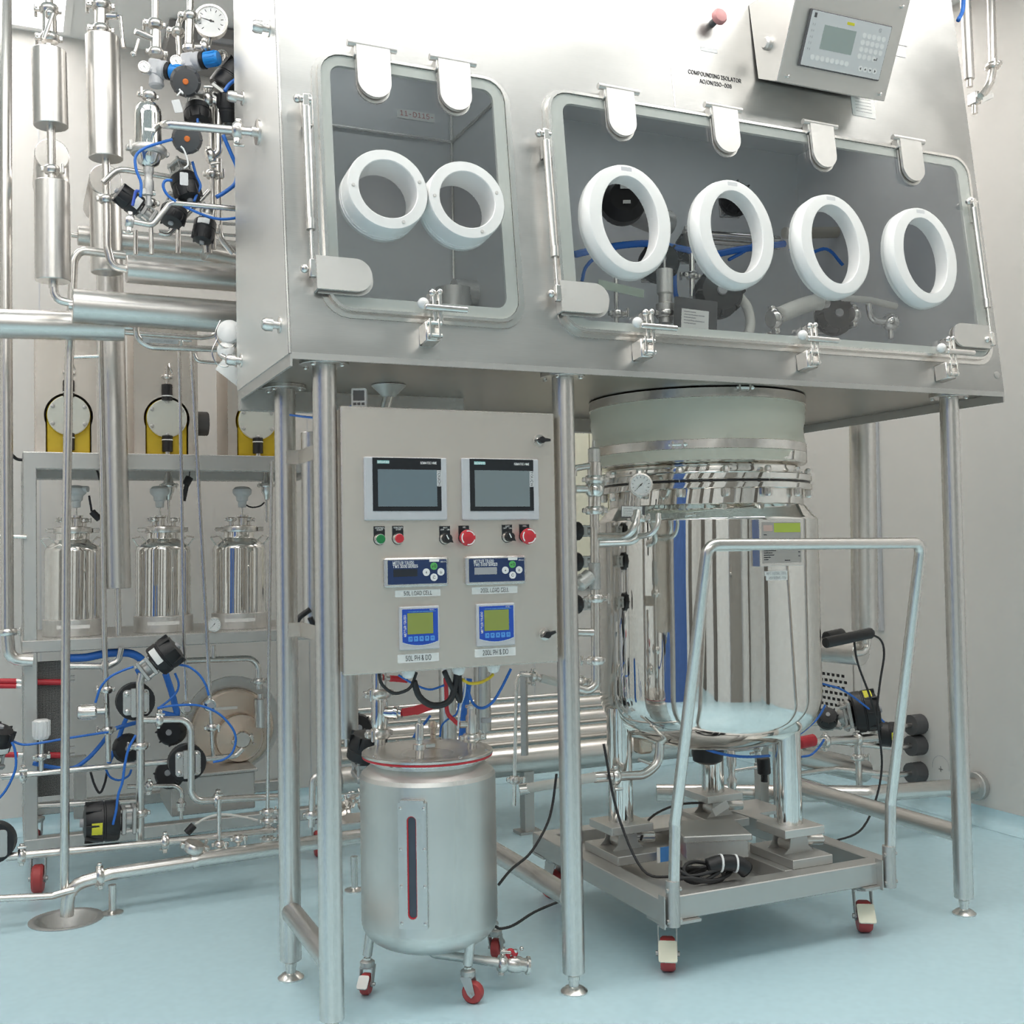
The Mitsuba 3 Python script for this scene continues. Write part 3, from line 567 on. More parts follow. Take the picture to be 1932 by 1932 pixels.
for px, py in ((1017.6, 831), (1028.5, 1197)):
    x, z = cp(px, py); k = add('door_latch', lathe([(.016, 0), (.016, .002), (.010, .003), (.010, .010)], CF.p(x, z), CF.w, 20), PIPE, CC)
    F2 = Fr(CF.p(x, z), CF.u, CF.v) if py < 900 else Fr(CF.p(x, z), CF.u * .93 + CF.v * .3, CF.v)
    add('wing_handle', F2.slab(unary_union([Point(0, 0).buffer(.009), Polygon([(-.02, 0), (0, .006), (.024, .003), (.024, -.003), (0, -.006)])]), .010, .020), BLACK, k, smooth=False)
for i, px in enumerate((770, 865, 931)):
    x = at(px, 1262, Y=.02)[0]; add('cable_gland', lathe([(.018, 0), (.019, -.012), (.014, -.026), (.008, -.03)], (x, .02, .903), Z_, 20), WHITE, CC)
# flat bar brackets behind the cabinet's left edge
for i, z in enumerate((1.475, .985)):
    k = one('mounting_bracket', cat(bx(-.005, .034, .410, .414, z - .02, z + .02), box((.032, .235, z), (.004, .35, .04)), bx(.012, .034, .05, .054, z - .02, z + .02)), CABST, 'flat steel bracket joining the two left legs, ' + ('upper one' if i == 0 else 'lower one') + ' behind the control cabinet', 'bracket', smooth=False)
# pressure switch on top of the cabinet
k = thing('pressure_switch', 'small white digital pressure switch on top of the control cabinet', 'pressure switch')
q = at(677, 750, Y=.02); F2 = Fr(q, unit(V(.93, -.36, 0)), Z_); S_ = F2.box; F2.box = lambda *a: S_(*[x * 1.3 for x in a])
add('case', F2.box(-.015, .015, -.019, .019, -.03, 0, .002), PAD, k, smooth=False); add('base', F2.box(-.017, .015, -.034, -.019, -.034, -.004, .002), WHITE, k, smooth=False); add('display', F2.box(-.011, .011, -.006, .014, 0, .001), DGREY, k, smooth=False)
for i in (-1, 0, 1): add('key', F2.box(i * .008 - .003, i * .008 + .003, -.015, -.010, 0, .001), DGREY, k, smooth=False)
hose('thin blue air line leaving the white pressure switch', [q + V(-.012, .02, -.02), q + V(-.04, .05, -.03), q + V(-.08, .12, -.04), q + V(-.12, .25, -.02)], .003)
# ------------------------------------------------------------------ operator panel box on the isolator front
OP = thing('operator_panel', 'steel operator panel box with grey keypad screen on the upper isolator front', 'operator panel')
e0, e1 = V(1.378, -.056, 2.591), V(1.378, -.152, 2.801); vv = unit(e1 - e0); OF = Fr(e0, X_, vv); OW, OH = .415, .30
def back(z): return -.0735 + TS * (z - H) - .002
p00, p01 = OF.p(0, 0), OF.p(0, OH)
poly = Polygon([(p00[1], p00[2]), (p01[1], p01[2]), (back(p01[2] + .02), p01[2] + .02), (back(2.575), 2.575 + .06)])
FO = Fr((1.378, 0, 0), Y_, Z_)
add('housing', FO.slab(poly, .004, OW - .004), SATIN, OP, smooth=False)
add('cover', OF.box(0, OW, 0, OH, -.008, .003, .0015), SATIN, OP, smooth=False)
for a, b in ((.03, .018), (OW - .03, .018), (OW - .03, OH - .03), (.03, OH - .03)): add('cover_screw', lathe([(.005, 0), (.005, .012), (.003, .014)], OF.p(a, b, .003), OF.w, 10), PIPE, OP)
K = add('keypad_panel', OF.box(.059, .366, .053, .212, .003, .013, .002), DGREY, OP, smooth=False)
add('membrane', OF.slab(rrect(.0625, .0565, .3625, .2085, .003), .013, .0142), PAD, K, smooth=False)
add('display', OF.slab(rrect(.116, .109, .236, .176), .0142, .0148), SLCD, K, smooth=False)
add('badge', OF.slab(rrect(.072, .190, .081, .203), .0142, .0147), DGREY, K, smooth=False)
add('yellow_sticker', OF.slab(rrect(.195, .189, .222, .197), .0142, .0148), YELLOWL, K, smooth=False)
add('letter_mark', OF.text('G', .011, .322, .187, .0142), GREY, K, smooth=False)
for i in range(8): add('key', OF.slab(Point(.098 + i * .0185, .083).buffer(.0075), .0142, .0152), WHITE, K, smooth=False)
for r in range(4):
    for c in range(5 if r < 3 else 4): add('key', OF.slab(Point(.268 + c * .0187, .170 - r * .0195).buffer(.0075), .0142, .0152), WHITE, K, smooth=False)
for i, tri in enumerate(([(-1, 0), (.6, 1.2), (.6, -1.2)], [(0, 1), (-1.2, -.6), (1.2, -.6)], [(0, -1), (-1.2, .6), (1.2, .6)], [(1, 0), (-.6, 1.2), (-.6, -1.2)])):
    q = add('key', OF.slab(Point(.283 + i * .0185, .078).buffer(.0078), .0142, .0152), WHITE, K, smooth=False)
    add('arrow_sign', OF.slab(Polygon([(.283 + i * .0185 + u * .0036, .078 + v * .0036) for u, v in tri]), .0152, .0157), DGREY, K, smooth=False)
add('enter_sign', OF.slab(Polygon([(.322, .1095), (.328, .113), (.328, .111), (.334, .111), (.334, .116), (.336, .116), (.336, .1085), (.328, .1085), (.328, .106)]), .0152, .0157), DGREY, K, smooth=False)
add('key_slots', cat(*[OF.slab(sbox(.073 + j * .007, .10 + i * .017, .075 + j * .007, .106 + i * .017), .0142, .0146) for i in range(5) for j in range(2)]), GREY, K, smooth=False)
add('side_knob', lathe([(.02, 0), (.02, .012), (.014, .018)], (1.382, -.02, 2.72), -X_, 18), SATIN, OP)
# ------------------------------------------------------------------ small wheeled vessel
SX, SY, SR = .331, .20, .187
SV = thing('small_vessel', 'satin steel 50 litre vessel on red casters in front of the control cabinet legs', 'vessel')
sc = V(SX, SY, 0)
def prof_dome(r, z0, zb, n=7): return [(r * math.sin(t), z0 - (z0 - zb) * math.cos(t)) for t in np.linspace(.02, math.pi / 2, n)]
add('shell', lathe([(.001, .125)] + [(SR * math.sin(t) ** .55, .20 - .075 * math.cos(t)) for t in np.linspace(.03, math.pi / 2, 12)] + [(SR, .55), (SR, .586), (SR - .006, .597), (.152, .621), (.152, .64)], sc, Z_, 56), VESSAT, SV, smooth=18)
add('neck', lathe([(.150, .612), (.150, .632), (.172, .633), (.172, .637)], sc, Z_, 48), MIRROR, SV, 'polished neck ring')
add('gasket', lathe([(.170, .637), (.1795, .6372), (.1805, .6395), (.1795, .643), (.170, .6432), (.170, .637)], sc, Z_, 48), RED, SV, 'thin red lid gasket')
lid = add('lid', lathe([(.176, .643), (.181, .644), (.181, .650), (.178, .652), (.150, .653), (.12, .647), (.06, .642), (.0, .641)], sc, Z_, 56), PIPE, SV, 'round dished lid')
for a in np.arange(0, 360, 45):
    q = sc + V(math.cos(math.radians(a + 12)) * .166, math.sin(math.radians(a + 12)) * .166, .652); add('lid_screw', lathe([(.006, 0), (.006, .003), (.003, .005)], q, Z_, 10), PIPE, lid)
# slotted sight window on the front
fd = unit(V(SX, SY, 0) - V(CAM[0], CAM[1], 0)); sr = V(fd[1], -fd[0], 0)
ang = -.23                                        # the window sits a little left of the middle
nd = unit(-fd * math.cos(ang) + sr * math.sin(ang)); ud = V(-nd[1], nd[0], 0)
WF = Fr(sc + nd * (SR - .004), ud, Z_)
k = add('sight_frame', cat(WF.slab(rrect(-.036, .225, .040, .55, .003).difference(rrect(-.0125, .25, .0125, .515, .0124)), -.01, .012), WF.slab(rrect(-.030, .543, .034, .556, .002), -.01, .016)), VESSAT, SV, 'long steel sight window frame', smooth=False)
add('red_seal', WF.slab(rrect(-.0135, .249, .0135, .516, .0134).difference(rrect(-.0095, .253, .0105, .512, .0094)), -.004, .009), RED, k, smooth=False)
add('glass', WF.slab(rrect(-.0105, .252, .0125, .513, .0104), -.004, .006), plastic('sight_glass', (.06, .075, .10), .06), k, smooth=False)
for a, b in ((-.029, .24), (.033, .24), (-.029, .335), (.033, .335), (-.029, .43), (.033, .43), (-.029, .535), (.033, .535)): add('screw', lathe([(.004, 0), (.004, .002), (.002, .003)], WF.p(a, b, .012), WF.w, 8), PIPE, k)
# legs and casters
for (px, py, qx, qy), hd, br in (((688, 1880, 707, 1795), (-.55, -.8), True), ((903, 1893, 878, 1800), (.55, -.45), False), ((940, 1803, 915, 1765), (.5, .6), True)):
    w = at(px, py, Z=0)
    top = V(w[0], w[1], 0) - unit(V(*hd, 0)) * -.0
    h = unit(V(*hd, 0)); base = V(w[0], w[1], 0) - h * .028
    dirc = unit(V(base[0] - SX, base[1] - SY, 0)); up = sc + dirc * (SR * .86)
    lg = add('leg', tube([V(up[0], up[1], .18), V(base[0], base[1], .10)], .013, n=14), VESSAT, SV)
    add('leg_bolt', lathe([(.011, .084), (.011, .094), (.006, .095), (.006, .102)], V(base[0], base[1], 0), Z_, 6), PIPE, lg)
    caster(SV, base, .088, .0285, .024, (-hd[0], -hd[1]), brake=br)
# bottom outlet with a red-handled valve
p0, p1, p2 = V(SX + .0, SY - .02, .092), at(948, 1817, Y=.10), at(1022, 1824, Y=.075)
ax = unit(p2 - p1)
add('outlet_pipe', cat(tube([V(SX, SY, .13), V(SX, SY, .095), p1], .0125, .03), ), VESSAT, SV)
k = add('ball_valve', cat(clampm(p1, ax, .0125, Z_ * .2 + V(.3, .2, 1)), lathe([(.013, .008), (.017, .012), (.021, .02), (.023, .035), (.021, .05), (.018, .056), (.018, .066), (.024, .068), (.024, .075), (.014, .076)], p1, ax, 24), cyl(p1 + ax * .036, p1 + ax * .036 + Z_ * .04, .007, n=10), ball(p1 + ax * .055 + Z_ * .044, .006)), PIPE, SV)
F2 = Fr(p1 + ax * .036 + Z_ * .03, ax * -.5 + Z_ * .9, np.cross(unit(ax * -.5 + Z_ * .9), ax)); add('red_handle', hosem([p1 + ax * .04 + Z_ * .026, p1 + ax * .022 + Z_ * .034, p1 + ax * .012 + Z_ * .016, p1 + ax * .02 + Z_ * -.004], .008, 10), RED, k, 'red valve handle', smooth=True)
# lid fittings
def onlid(px, py, z=.65):
    q = at(px, py, Z=z); return V(q[0], q[1], z)
a = onlid(717, 1408, .648)
add('tall_nozzle', cat(cyl(a + Z_ * -.01, a + Z_ * .03, .016, n=18), clampm(a + Z_ * .036, Z_, .017, V(-1, -.2, 0), 1.1)), PIPE, SV)
k = thing('transfer_pipe', 'polished upright transfer pipe rising from the small vessel lid to the cabinet', 'pipe')
b = a + Z_ * .045
top = V(a[0], a[1], .96)
add('ball_valve', cat(lathe([(.017, 0), (.021, .006), (.024, .02), (.024, .08), (.021, .094), (.017, .10)], b, Z_, 24), cyl(b + Z_ * .05, b + Z_ * .05 + V(.04, -.03, 0), .017, n=16), lathe([(.02, 0), (.02, .012), (.013, .014), (.013, .022)], b + Z_ * .05 + V(.036, -.027, 0), V(.8, -.6, 0), 14)), MIRROR, k)
h0 = b + Z_ * .05 + V(.05, -.0375, 0)
Fh = Fr(h0, V(.95, -.25, .12), V(-.12, 0, 1)); add('red_handle', Fh.slab(unary_union([rrect(.004, -.010, .05, .012, .004), Polygon([(.045, -.010), (.09, -.002), (.098, .004), (.098, .012), (.09, .016), (.045, .012)]).buffer(.002)]), -.005, .005), RED, k, 'long red valve handle', smooth=30)
add('tube', cyl(b + Z_ * .10, top, .0205, n=24), MIRROR, k); add('clamp', clampm(b + Z_ * .105, Z_, .021, V(-1, -.2, 0), 1.1), PIPE, k)
add('back_tube', cyl(b + V(.025, .05, .0), V(a[0] + .025, a[1] + .05, .96), .012, n=16), PIPE, k)
add('port_cap', lathe([(.017, 0), (.017, .02), (.022, .022), (.022, .03)], V(a[0] - .018, a[1], .905), V(-1, -.2, 0), 16), PIPE, k)
c = onlid(792, 1428, .648)
k = add('relief_nozzle', cat(cyl(c - Z_ * .008, c + Z_ * .018, .011, n=14), lathe([(.012, .018), (.018, .02), (.018, .034), (.010, .036), (.010, .045)], c, Z_, 16), box(c + V(.028, -.004, .028), (.03, .012, .012), None, .002)), PIPE, SV)
add('relief_valve', lathe([(.009, .045), (.0115, .046), (.0115, .085), (.009, .09), (.004, .092), (.004, .104)], c, Z_, 18), MIRROR, k)
d = onlid(817, 1393, .652)
add('breather', lathe([(.008, 0), (.008, .012), (.010, .014), (.010, .028), (.014, .034), (.012, .044), (.007, .05)], d, Z_, 16), COPPER, SV)
e = onlid(890, 1412, .648)
k = add('side_nozzle', cat(cyl(e - Z_ * .008, e + Z_ * .022, .013, n=16), clampm(e + Z_ * .03, Z_, .014, V(1, -.1, 0)), lathe([(.013, .04), (.016, .044), (.016, .09), (.012, .096), (.012, .112), (.017, .114), (.017, .12)], e, Z_, 20), cyl(e + Z_ * .068, e + V(-.034, .004, .068), .010, n=12)), PIPE, SV)
add('red_lever', hosem([e + V(-.036, .004, .068), e + V(-.05, .006, .082), e + V(-.068, .008, .105), e + V(-.07, .008, .16), e + V(-.072, .008, .20)], .006, 8), RED, k, 'red valve lever', smooth=True)
add('sight_tab', box(e + V(.045, .0, .075), (.03, .01, .014), None, .002), GREY, k)
# cables and air lines under the cabinet
def q_(px, py, Y=.02): return at(px, py, Y=Y)
hose('thin black cable looping under the control cabinet at the left', [q_(715, 1268), q_(720, 1290), q_(738, 1306), q_(755, 1307), q_(775, 1296), q_(786, 1268)], .0042, RUBBER, 'cable', 'cable')
hose('thick black corrugated cable hanging in a loop under the control cabinet', [q_(781, 1285), q_(790, 1312), q_(808, 1328), q_(828, 1331), q_(848, 1322), q_(858, 1298), q_(862, 1270)], .0085, BLACK, 'cable', 'cable', 10)
hose('black cable bundle hanging below the middle white gland', [q_(838, 1266), q_(850, 1292), q_(862, 1312), q_(868, 1320), q_(866, 1268)], .007, BLACK, 'cable', 'cable', 10)
hose('yellow cable curving from the right white gland', [q_(872, 1282), q_(885, 1289), q_(905, 1288), q_(922, 1280), q_(931, 1272)], .0042, YELLOW, 'cable', 'cable')
hose('white cable strand below the middle white gland', [q_(878, 1278), q_(876, 1310), q_(868, 1335), q_(864, 1375)], .003, LGREY, 'cable', 'cable')
hose('blue air line sweeping down from the right end of the control cabinet', [q_(964, 1262, .1), q_(945, 1300, .1), q_(928, 1326, .12), q_(908, 1336, .14), q_(892, 1326, .16), q_(882, 1300, .16)], .004)
hose('blue air line sagging behind the black cable loop', [q_(752, 1274, .15), q_(780, 1290, .15), q_(810, 1301, .15), q_(838, 1293, .15)], .003)
hose('blue air line curling behind the small vessel lid', [q_(830, 1390, .45), q_(834, 1368, .45), q_(848, 1355, .45), q_(862, 1345, .45), q_(868, 1310, .45)], .003)
hose('bundle of blue air lines rising behind the small vessel', [q_(872, 1395, .5), q_(876, 1350, .5), q_(880, 1310, .5), q_(884, 1280, .5)], .012, BLUE, n=10)
hose('blue air line behind the relief valve of the small vessel', [q_(780, 1392, .45), q_(788, 1378, .45), q_(800, 1366, .45), q_(812, 1350, .45)], .004)
# ------------------------------------------------------------------ big vessel
BX, BY, BR = 1.390, .390, .362
bc = V(BX, BY, 0); bd = unit(bc - V(CAM[0], CAM[1], 0)); br_ = V(bd[1], -bd[0], 0)
BV = thing('mixing_vessel', 'mirror-polished 200 litre steel vessel standing on the wheeled trolley', 'vessel')
shell = [(.001, .55)] + [(BR * math.sin(t) ** .62, .735 - .185 * math.cos(t) ** .8 if math.cos(t) > 0 else .735) for t in np.linspace(.04, math.pi / 2, 20)] + [(BR, .9), (BR, 1.1), (BR, 1.28), (BR - .004, 1.288), (BR - .012, 1.294), (.325, 1.328), (.318, 1.332), (.318, 1.376)]
add('shell', lathe(shell, bc, Z_, 88), MIRROR, BV, smooth=60)
add('flange', cat(ring(bc + Z_ * 1.376, Z_, .31, .346, .021, 72, .003), ring(bc + Z_ * 1.404, Z_, .31, .346, .022, 72, .003)), MIRROR, BV, 'bolted double flange')
add('flange_gasket', ring(bc + Z_ * 1.397, Z_, .31, .341, .007, 64, .001), BLACK, BV)
for i in range(15):
    a = 2 * math.pi * (i + .3) / 15; q = bc + V(math.cos(a) * .334, math.sin(a) * .334, 0)
    add('flange_bolt', cat(lathe([(.009, 1.352), (.012, 1.358), (.012, 1.368), (.012, 1.376)], q, Z_, 8), lathe([(.012, 1.426), (.012, 1.436), (.009, 1.444), (.003, 1.447)], q, Z_, 8), cyl(q + Z_ * 1.37, q + Z_ * 1.43, .007, n=8)), PIPE, BV)
add('head', lathe([(.318, 1.426), (.322, 1.436), (.318, 1.452), (.300, 1.462), (.300, 1.47)], bc - br_ * .01, Z_, 72), MIRROR, BV, 'domed top head')
sv = V(1.362, .39, 0)
add('collar', lathe([(.300, 1.455), (.341, 1.462), (.345, 1.468), (.345, 1.498), (.335, 1.50)], sv + V(.012, .0, 0), Z_, 72), MIRROR, BV, 'polished collar under the sleeve')
# legs
for i, (x, y) in enumerate(((1.055, .406), (1.503, .13), (1.558, .63))):
    k = add('leg', cyl((x, y, .33), (x, y, .69), .0395, n=28), MIRROR, BV)
    R = np.stack([br_, bd, Z_], 1)
    add('leg_plate', box((x, y, .318), (.15, .15, .026), None, .002), SATIN, k, smooth=False)
# gauge, nameplate and pipework on the vessel's front
def face(px, py, off=0.0):
    d = ray(px, py); o = CAM[:2] - bc[:2]; dd = d[:2]; A = dd @ dd; B = o @ dd; C_ = o @ o - (BR + off) ** 2; t = (-B - math.sqrt(max(B * B - A * C_, 0))) / A; return CAM + t * d
n0 = face(1465, 1027); nn = unit(V(n0[0] - BX, n0[1] - BY, 0)); tn = V(-nn[1], nn[0], 0); NF = Fr(n0, tn, Z_)
k = add('name_plate', cat(NF.box(-.083, .083, -.065, .075, .016, .024, .001), NF.box(-.083, -.078, -.065, .075, -.01, .022), NF.box(.078, .083, -.065, .075, -.03, .022)), PIPE, BV, 'raised steel data plate', smooth=False)
add('plate_face', NF.slab(rrect(-.074, -.056, .074, .067), .024, .0246), plastic('plate_grey', (.40, .38, .36), .3), k, smooth=False)
add('green_field', NF.slab(rrect(-.028, .036, .072, .064), .0246, .0252), LIME, k, smooth=False)
add('logo_field', NF.slab(rrect(-.068, .040, -.034, .058), .0246, .0251), plastic('logo', (.62, .45, .40), .4), k, smooth=False)
random.seed(5)
add('printed_lines', cat(*[NF.slab(rrect(-.068, -.020 - i * .0066, -.068 + w, -.0175 - i * .0066), .0246, .0251) for i, w in enumerate((.045, .032, .038, .025, .016))], *[NF.slab(rrect(a, b, a + w, b + .0026), .0246, .0251) for a, b, w in ((-.006, .002, .018), (.022, .002, .022), (.05, .002, .022), (.01, -.05, .02), (.062, -.025, .008), (.062, -.037, .008), (-.068, .028, .012))]), INK, k, smooth=False)
l0 = face(1465, 1086, .001); ln = unit(V(l0[0] - BX, l0[1] - BY, 0)); LF = Fr(l0, V(-ln[1], ln[0], 0), Z_)
k = add('name_label', cat(LF.slab(rrect(-.041, .000, .041, .014), -.004, .001), LF.slab(rrect(-.036, -.014, .041, .0), -.004, .001)), PAPER, BV, 'white two-line name label', smooth=False)
add('lettering', cat(LF.text('MFG VESSEL 200L', .0085, 0, .003, .001, width=.076), LF.text('AO/ON/MVL-004', .0085, .003, -.011, .001, width=.066)), GREY, k, smooth=False)
g0 = face(1209, 915, .05); gauge('pressure_gauge', None, g0, unit(V(-.50, -.86, 0)), .034, Z_, stem=g0 + V(-.01, .03, -.075), angle=-135, parent=add('gauge_stem', cat(cyl(g0 + V(.0, .02, -.04), g0 + V(0, .02, -.085), .009, n=12), tube([g0 + V(0, .02, -.085), g0 + V(0, .02, -.105), g0 + V(-.01, .0, -.17), g0 + V(-.12, .05, -.175)], .0125, .04), clampm(g0 + V(0, .02, -.10), Z_, .013, br_)), PIPE, BV))
t0 = face(1193, 966, .06); TF = Fr(t0, unit(V(-.5, -.86, 0)) @ np.eye(3) * 0 + br_, Z_)
k = add('tag', TF.slab(affinity.rotate(rrect(-.034, -.018, .038, .018, .001), -2), 0, .002), DGREY, BV, 'hanging calibration tag', smooth=False)
add('tag_paper', TF.slab(affinity.rotate(rrect(-.032, -.014, .030, .017), -2), .002, .003), PAPER, k, smooth=False)
add('printed_lines', cat(*[TF.slab(rrect(-.027, .010 - i * .005, .0 + (i % 3) * .008, .0115 - i * .005), .003, .0034) for i in range(5)]), GREY, k, smooth=False)
# ---- sleeve between vessel and isolator
k = thing('flexible_sleeve', 'translucent rubber sleeve joining the mixing vessel to the isolator underside', 'sleeve')
add('bellow', lathe([(.338, 1.462), (.348, 1.463), (.350, 1.50), (.351, 1.53), (.347, 1.548), (.345, 1.575), (.352, 1.61), (.349, 1.625), (.353, 1.635), (.350, 1.655), (.350, 1.678)], sv, Z_, 72), SLEEVE, k, smooth=60)
add('band', lathe([(.351, 1.652), (.3545, 1.653), (.3545, 1.68), (.351, 1.681)], sv, Z_, 72), PIPE, k, 'upper steel band'); add('band', lathe([(.350, 1.496), (.3545, 1.497), (.3545, 1.524), (.350, 1.525)], sv, Z_, 72), PIPE, k, 'lower steel band')
for px, py in ((1400, 733), (1268, 834)):
    d = ray(px, py); q = at(px, py, Y=.05); rr = V(q[0] - sv[0], q[1] - sv[1], 0); q = V(sv[0], sv[1], q[2]) + unit(rr) * .358; n = unit(rr); t = V(-n[1], n[0], 0); F2 = Fr(q, t, Z_)
    add('band_bolt', cat(F2.box(-.022, -.016, -.012, .012, -.004, .012), F2.box(.012, .018, -.012, .012, -.004, .012), cyl(F2.p(-.028, 0, .006), F2.p(.03, 0, .006), .004, n=8), lathe([(.007, 0), (.007, .006)], F2.p(.02, 0, .006), t, 6)), PIPE, k)
# ------------------------------------------------------------------ trolley
TR = thing('vessel_trolley', 'low steel trolley on red casters with a tall push handle under the mixing vessel', 'trolley')
x0, x1, y0, y1, zb, zt = .925, 1.775, -.035, .80, .155, .222
add('frame', cat(bx(x0, x1, y0, y0 + .06, zb, zt, .003), bx(x0, x1, y1 - .06, y1, zb, zt, .003), bx(x0, x0 + .06, y0, y1, zb, zt, .003), bx(x1 - .06, x1, y0, y1, zb, zt, .003), bx(1.40, 1.46, y0 + .06, y1 - .06, zb, zt, .003)), FRAME, TR, smooth=False)
add('deck_plate', bx(x0 + .05, 1.60, y0 + .05, y1 - .05, zb + .02, zb + .024), FRAME, TR, smooth=False)
for i, (x, y) in enumerate(((.99, .0), (1.70, .0), (.985, .765), (1.715, .765))):
    add('corner_plate', bx(x - .06, x + .06, y - .05, y + .05, zb - .008, zb), FRAME, TR, smooth=False)
    caster(TR, (x + .0, y + (.035 if i < 2 else -.02)), zb - .01, .0475, .042, (.52, .85) if i < 2 else (.3, -1), brake=CREAM if i < 2 else False)
hl, hr = .955, 1.730; hb = -.055
add('handle', tube([(hl, hb, .152), (hl + .012, hb, .43), (.995, -.205, 1.205), (1.750, -.205, 1.20), (hr + .012, hb, .40), (hr, hb, .152)], .0165, .03, 16), PIPE, TR, 'bent tube push handle')
for x in (hl, hr): add('handle_socket', cat(cyl((x, hb, .15), (x, hb, .275), .0195, n=18), box((x - .03, hb + .01, .19), (.004, .03, .09)), *[cyl((x - .024, hb - .004, z), (x + .024, hb - .004, z), .006, n=8) for z in (.165, .25)]), FRAME, TR)
# weighing feet, each a load cell on a plate
for i, (x, y) in enumerate(((1.055, .406), (1.503, .13), (1.558, .63))):
    k = thing('load_cell', 'load cell under the ' + ('left leg of the mixing vessel, with a warning label' if i == 0 else 'front right leg of the mixing vessel' if i == 1 else 'rear leg of the mixing vessel with a tilted tag'), 'load cell')
    add('base_bar', cat(bx(x - .075, x + .075, y - .11, y + .11, zt, zt + .028, .002)), FRAME, k, smooth=False)
    prf = Polygon([(-.055, zt + .028), (.055, zt + .028), (.036, zt + .045), (.03, .305), (-.03, .305), (-.036, zt + .045)])
    F2 = Fr((x, y - .04, 0), X_, Z_); add('rocker', F2.slab(prf, 0, .004), CAST, k, smooth=False); add('rocker', F2.slab(prf, -.084, -.08), CAST, k, smooth=False)
    add('cell', cat(cyl((x, y - .03, .268), (x, y + .03, .268), .026, n=18), cyl((x + .02, y, .275), (x + .11, y - .02, .272), .017, n=16, bev=.003)), PIPE, k)
    if i == 0: add('warning_label', cat(box((x + .09, y - .13, .245), (.075, .003, .045), None)), KEYBLUE, k, 'blue and red warning label', smooth=False); add('red_edge', box((x + .118, y - .1325, .245), (.022, .004, .046), None), RED, k, smooth=False); add('white_edge', box((x + .056, y - .1325, .245), (.010, .004, .046), None), PAPER, k, smooth=False)
    if i == 2: add('tag', box((x - .03, y - .09, .29), (.06, .003, .03), np.stack([unit(V(.8, -.2, .45)), unit(V(.2, .95, .2)), unit(np.cross(unit(V(.8, -.2, .45)), V(.2, .95, .2)))], 1)), PAPER, k, smooth=False)
# junction box on the trolley
k = thing('junction_box', 'square grey steel junction box on the trolley between the load cells', 'junction box')
jq = V(1.285, .25, 0)
Rj = np.stack([unit(V(.88, -.30, 0)), unit(V(.30, .88, 0)), Z_], 1)
add('box', box(jq + Z_ * .27, (.195, .18, .055), Rj, .002), FRAME, k, smooth=False); add('lid', box(jq + Z_ * .306, (.215, .20, .02), Rj, .003), FRAME, k, smooth=False); add('mounting_bar', cat(box(jq + Z_ * .235, (.21, .04, .025), Rj), *[box(jq + V(.0, 0, .21) + Rj[:, 0] * s * .08, (.03, .04, .05), Rj) for s in (-1, 1)]), FRAME, k, smooth=False)
add('lid_screw', lathe([(.005, 0), (.005, .003)], jq + Z_ * .275 - Rj[:, 1] * .086, -Rj[:, 1], 8), PIPE, k)
# cable coil
k = thing('cable_coil', 'coiled black cable tied with white zip ties lying on the trolley', 'cable')
cc = V(1.115, .06, .235); random.seed(3)
for j in range(5):
    r = .05 + .012 * random.random(); tl = random.uniform(-.25, .25)
    add('loop', hosem([cc + V(math.cos(a) * r * 1.6 + .01 * j, math.sin(a) * r * .8, .012 * math.sin(2 * a + j) + tl * .06 * math.cos(a) + .004 * j) for a in np.linspace(0, 6.28, 14)], .0055, 7), RUBBER, k, smooth=True)
add('bundle', hosem([cc + V(.02, -.02, .03), cc + V(.06, -.035, .04), cc + V(.11, -.045, .032), cc + V(.135, -.05, .012)], .024, 12), BLACK, k, smooth=True)
for t in (.055, .10): add('zip_tie', lathe([(.0255, -.003), (.0265, -.003), (.0265, .003), (.0255, .003)], cc + V(t, -.034 - (t - .055) * .2, .04 - (t - .055) * .1), V(1, -.25, -.1), 16), WHITE, k, 'white zip tie')
hose('thin black cable running along the left side of the trolley', [V(.94, .30, .60), V(.955, .25, .40), V(.98, .15, .25), V(1.05, .1, .232), V(1.12, .06, .236)], .004, RUBBER, 'cable', 'cable')
hose('long thin black cable hanging from the middle leg to the floor', [at(1050, 1460, Y=.3), at(1042, 1520, Y=.3), at(1030, 1560, Y=.28), at(1000, 1610, Y=.25), at(965, 1640, Y=.25), at(940, 1670, Y=.25)], .004, RUBBER, 'cable', 'cable')
hose('black cable lying across the cross rail to the small vessel', [at(1062, 1698, Y=.35), at(1010, 1720, Y=.3), at(970, 1745, Y=.2), at(945, 1752, Y=.2), at(935, 1748, Y=.2)], .004, RUBBER, 'cable', 'cable')
hose('black cable looping on the rear of the trolley', [V(1.10, .36, .275), V(1.22, .50, .30), V(1.36, .56, .315), V(1.50, .60, .30), V(1.53, .62, .29)], .004, RUBBER, 'cable', 'cable')
# ------------------------------------------------------------------ dosing skid along the back wall
def mesh_tex(p, n, uv):
    a = dr.abs(dr.sin(p.x * 620)) * dr.abs(dr.sin(p.z * 620)); return mikit.mix((.30, .29, .28), (.03, .03, .03), mikit.smoothstep(.15, .5, a))
MESH = mat('mesh', {'type': 'twosided', 'b': {'type': 'diffuse', 'reflectance': mikit.proc(mesh_tex)}})
def VT(x, y): return V(x, y, 0)
SK = thing('dosing_skid', 'steel frame skid on red casters carrying three dosing vessels and their pumps', 'skid frame')
SL, SR_, SF, SB = -.680, .455, 1.65, 2.30
add('post', cat(bx(SL, SL + .047, SF, SF + .05, .15, 1.584, .003)), FRAME, SK, smooth=False)
add('post', bx(SR_ - .047, SR_, SF, SF + .05, .15, 1.584, .003), FRAME, SK, smooth=False)
add('post', bx(SL, SL + .047, SB - .05, SB, .15, 1.584, .003), FRAME, SK, smooth=False); add('post', bx(SR_ - .047, SR_, SB - .05, SB, .15, 1.584, .003), FRAME, SK, smooth=False)
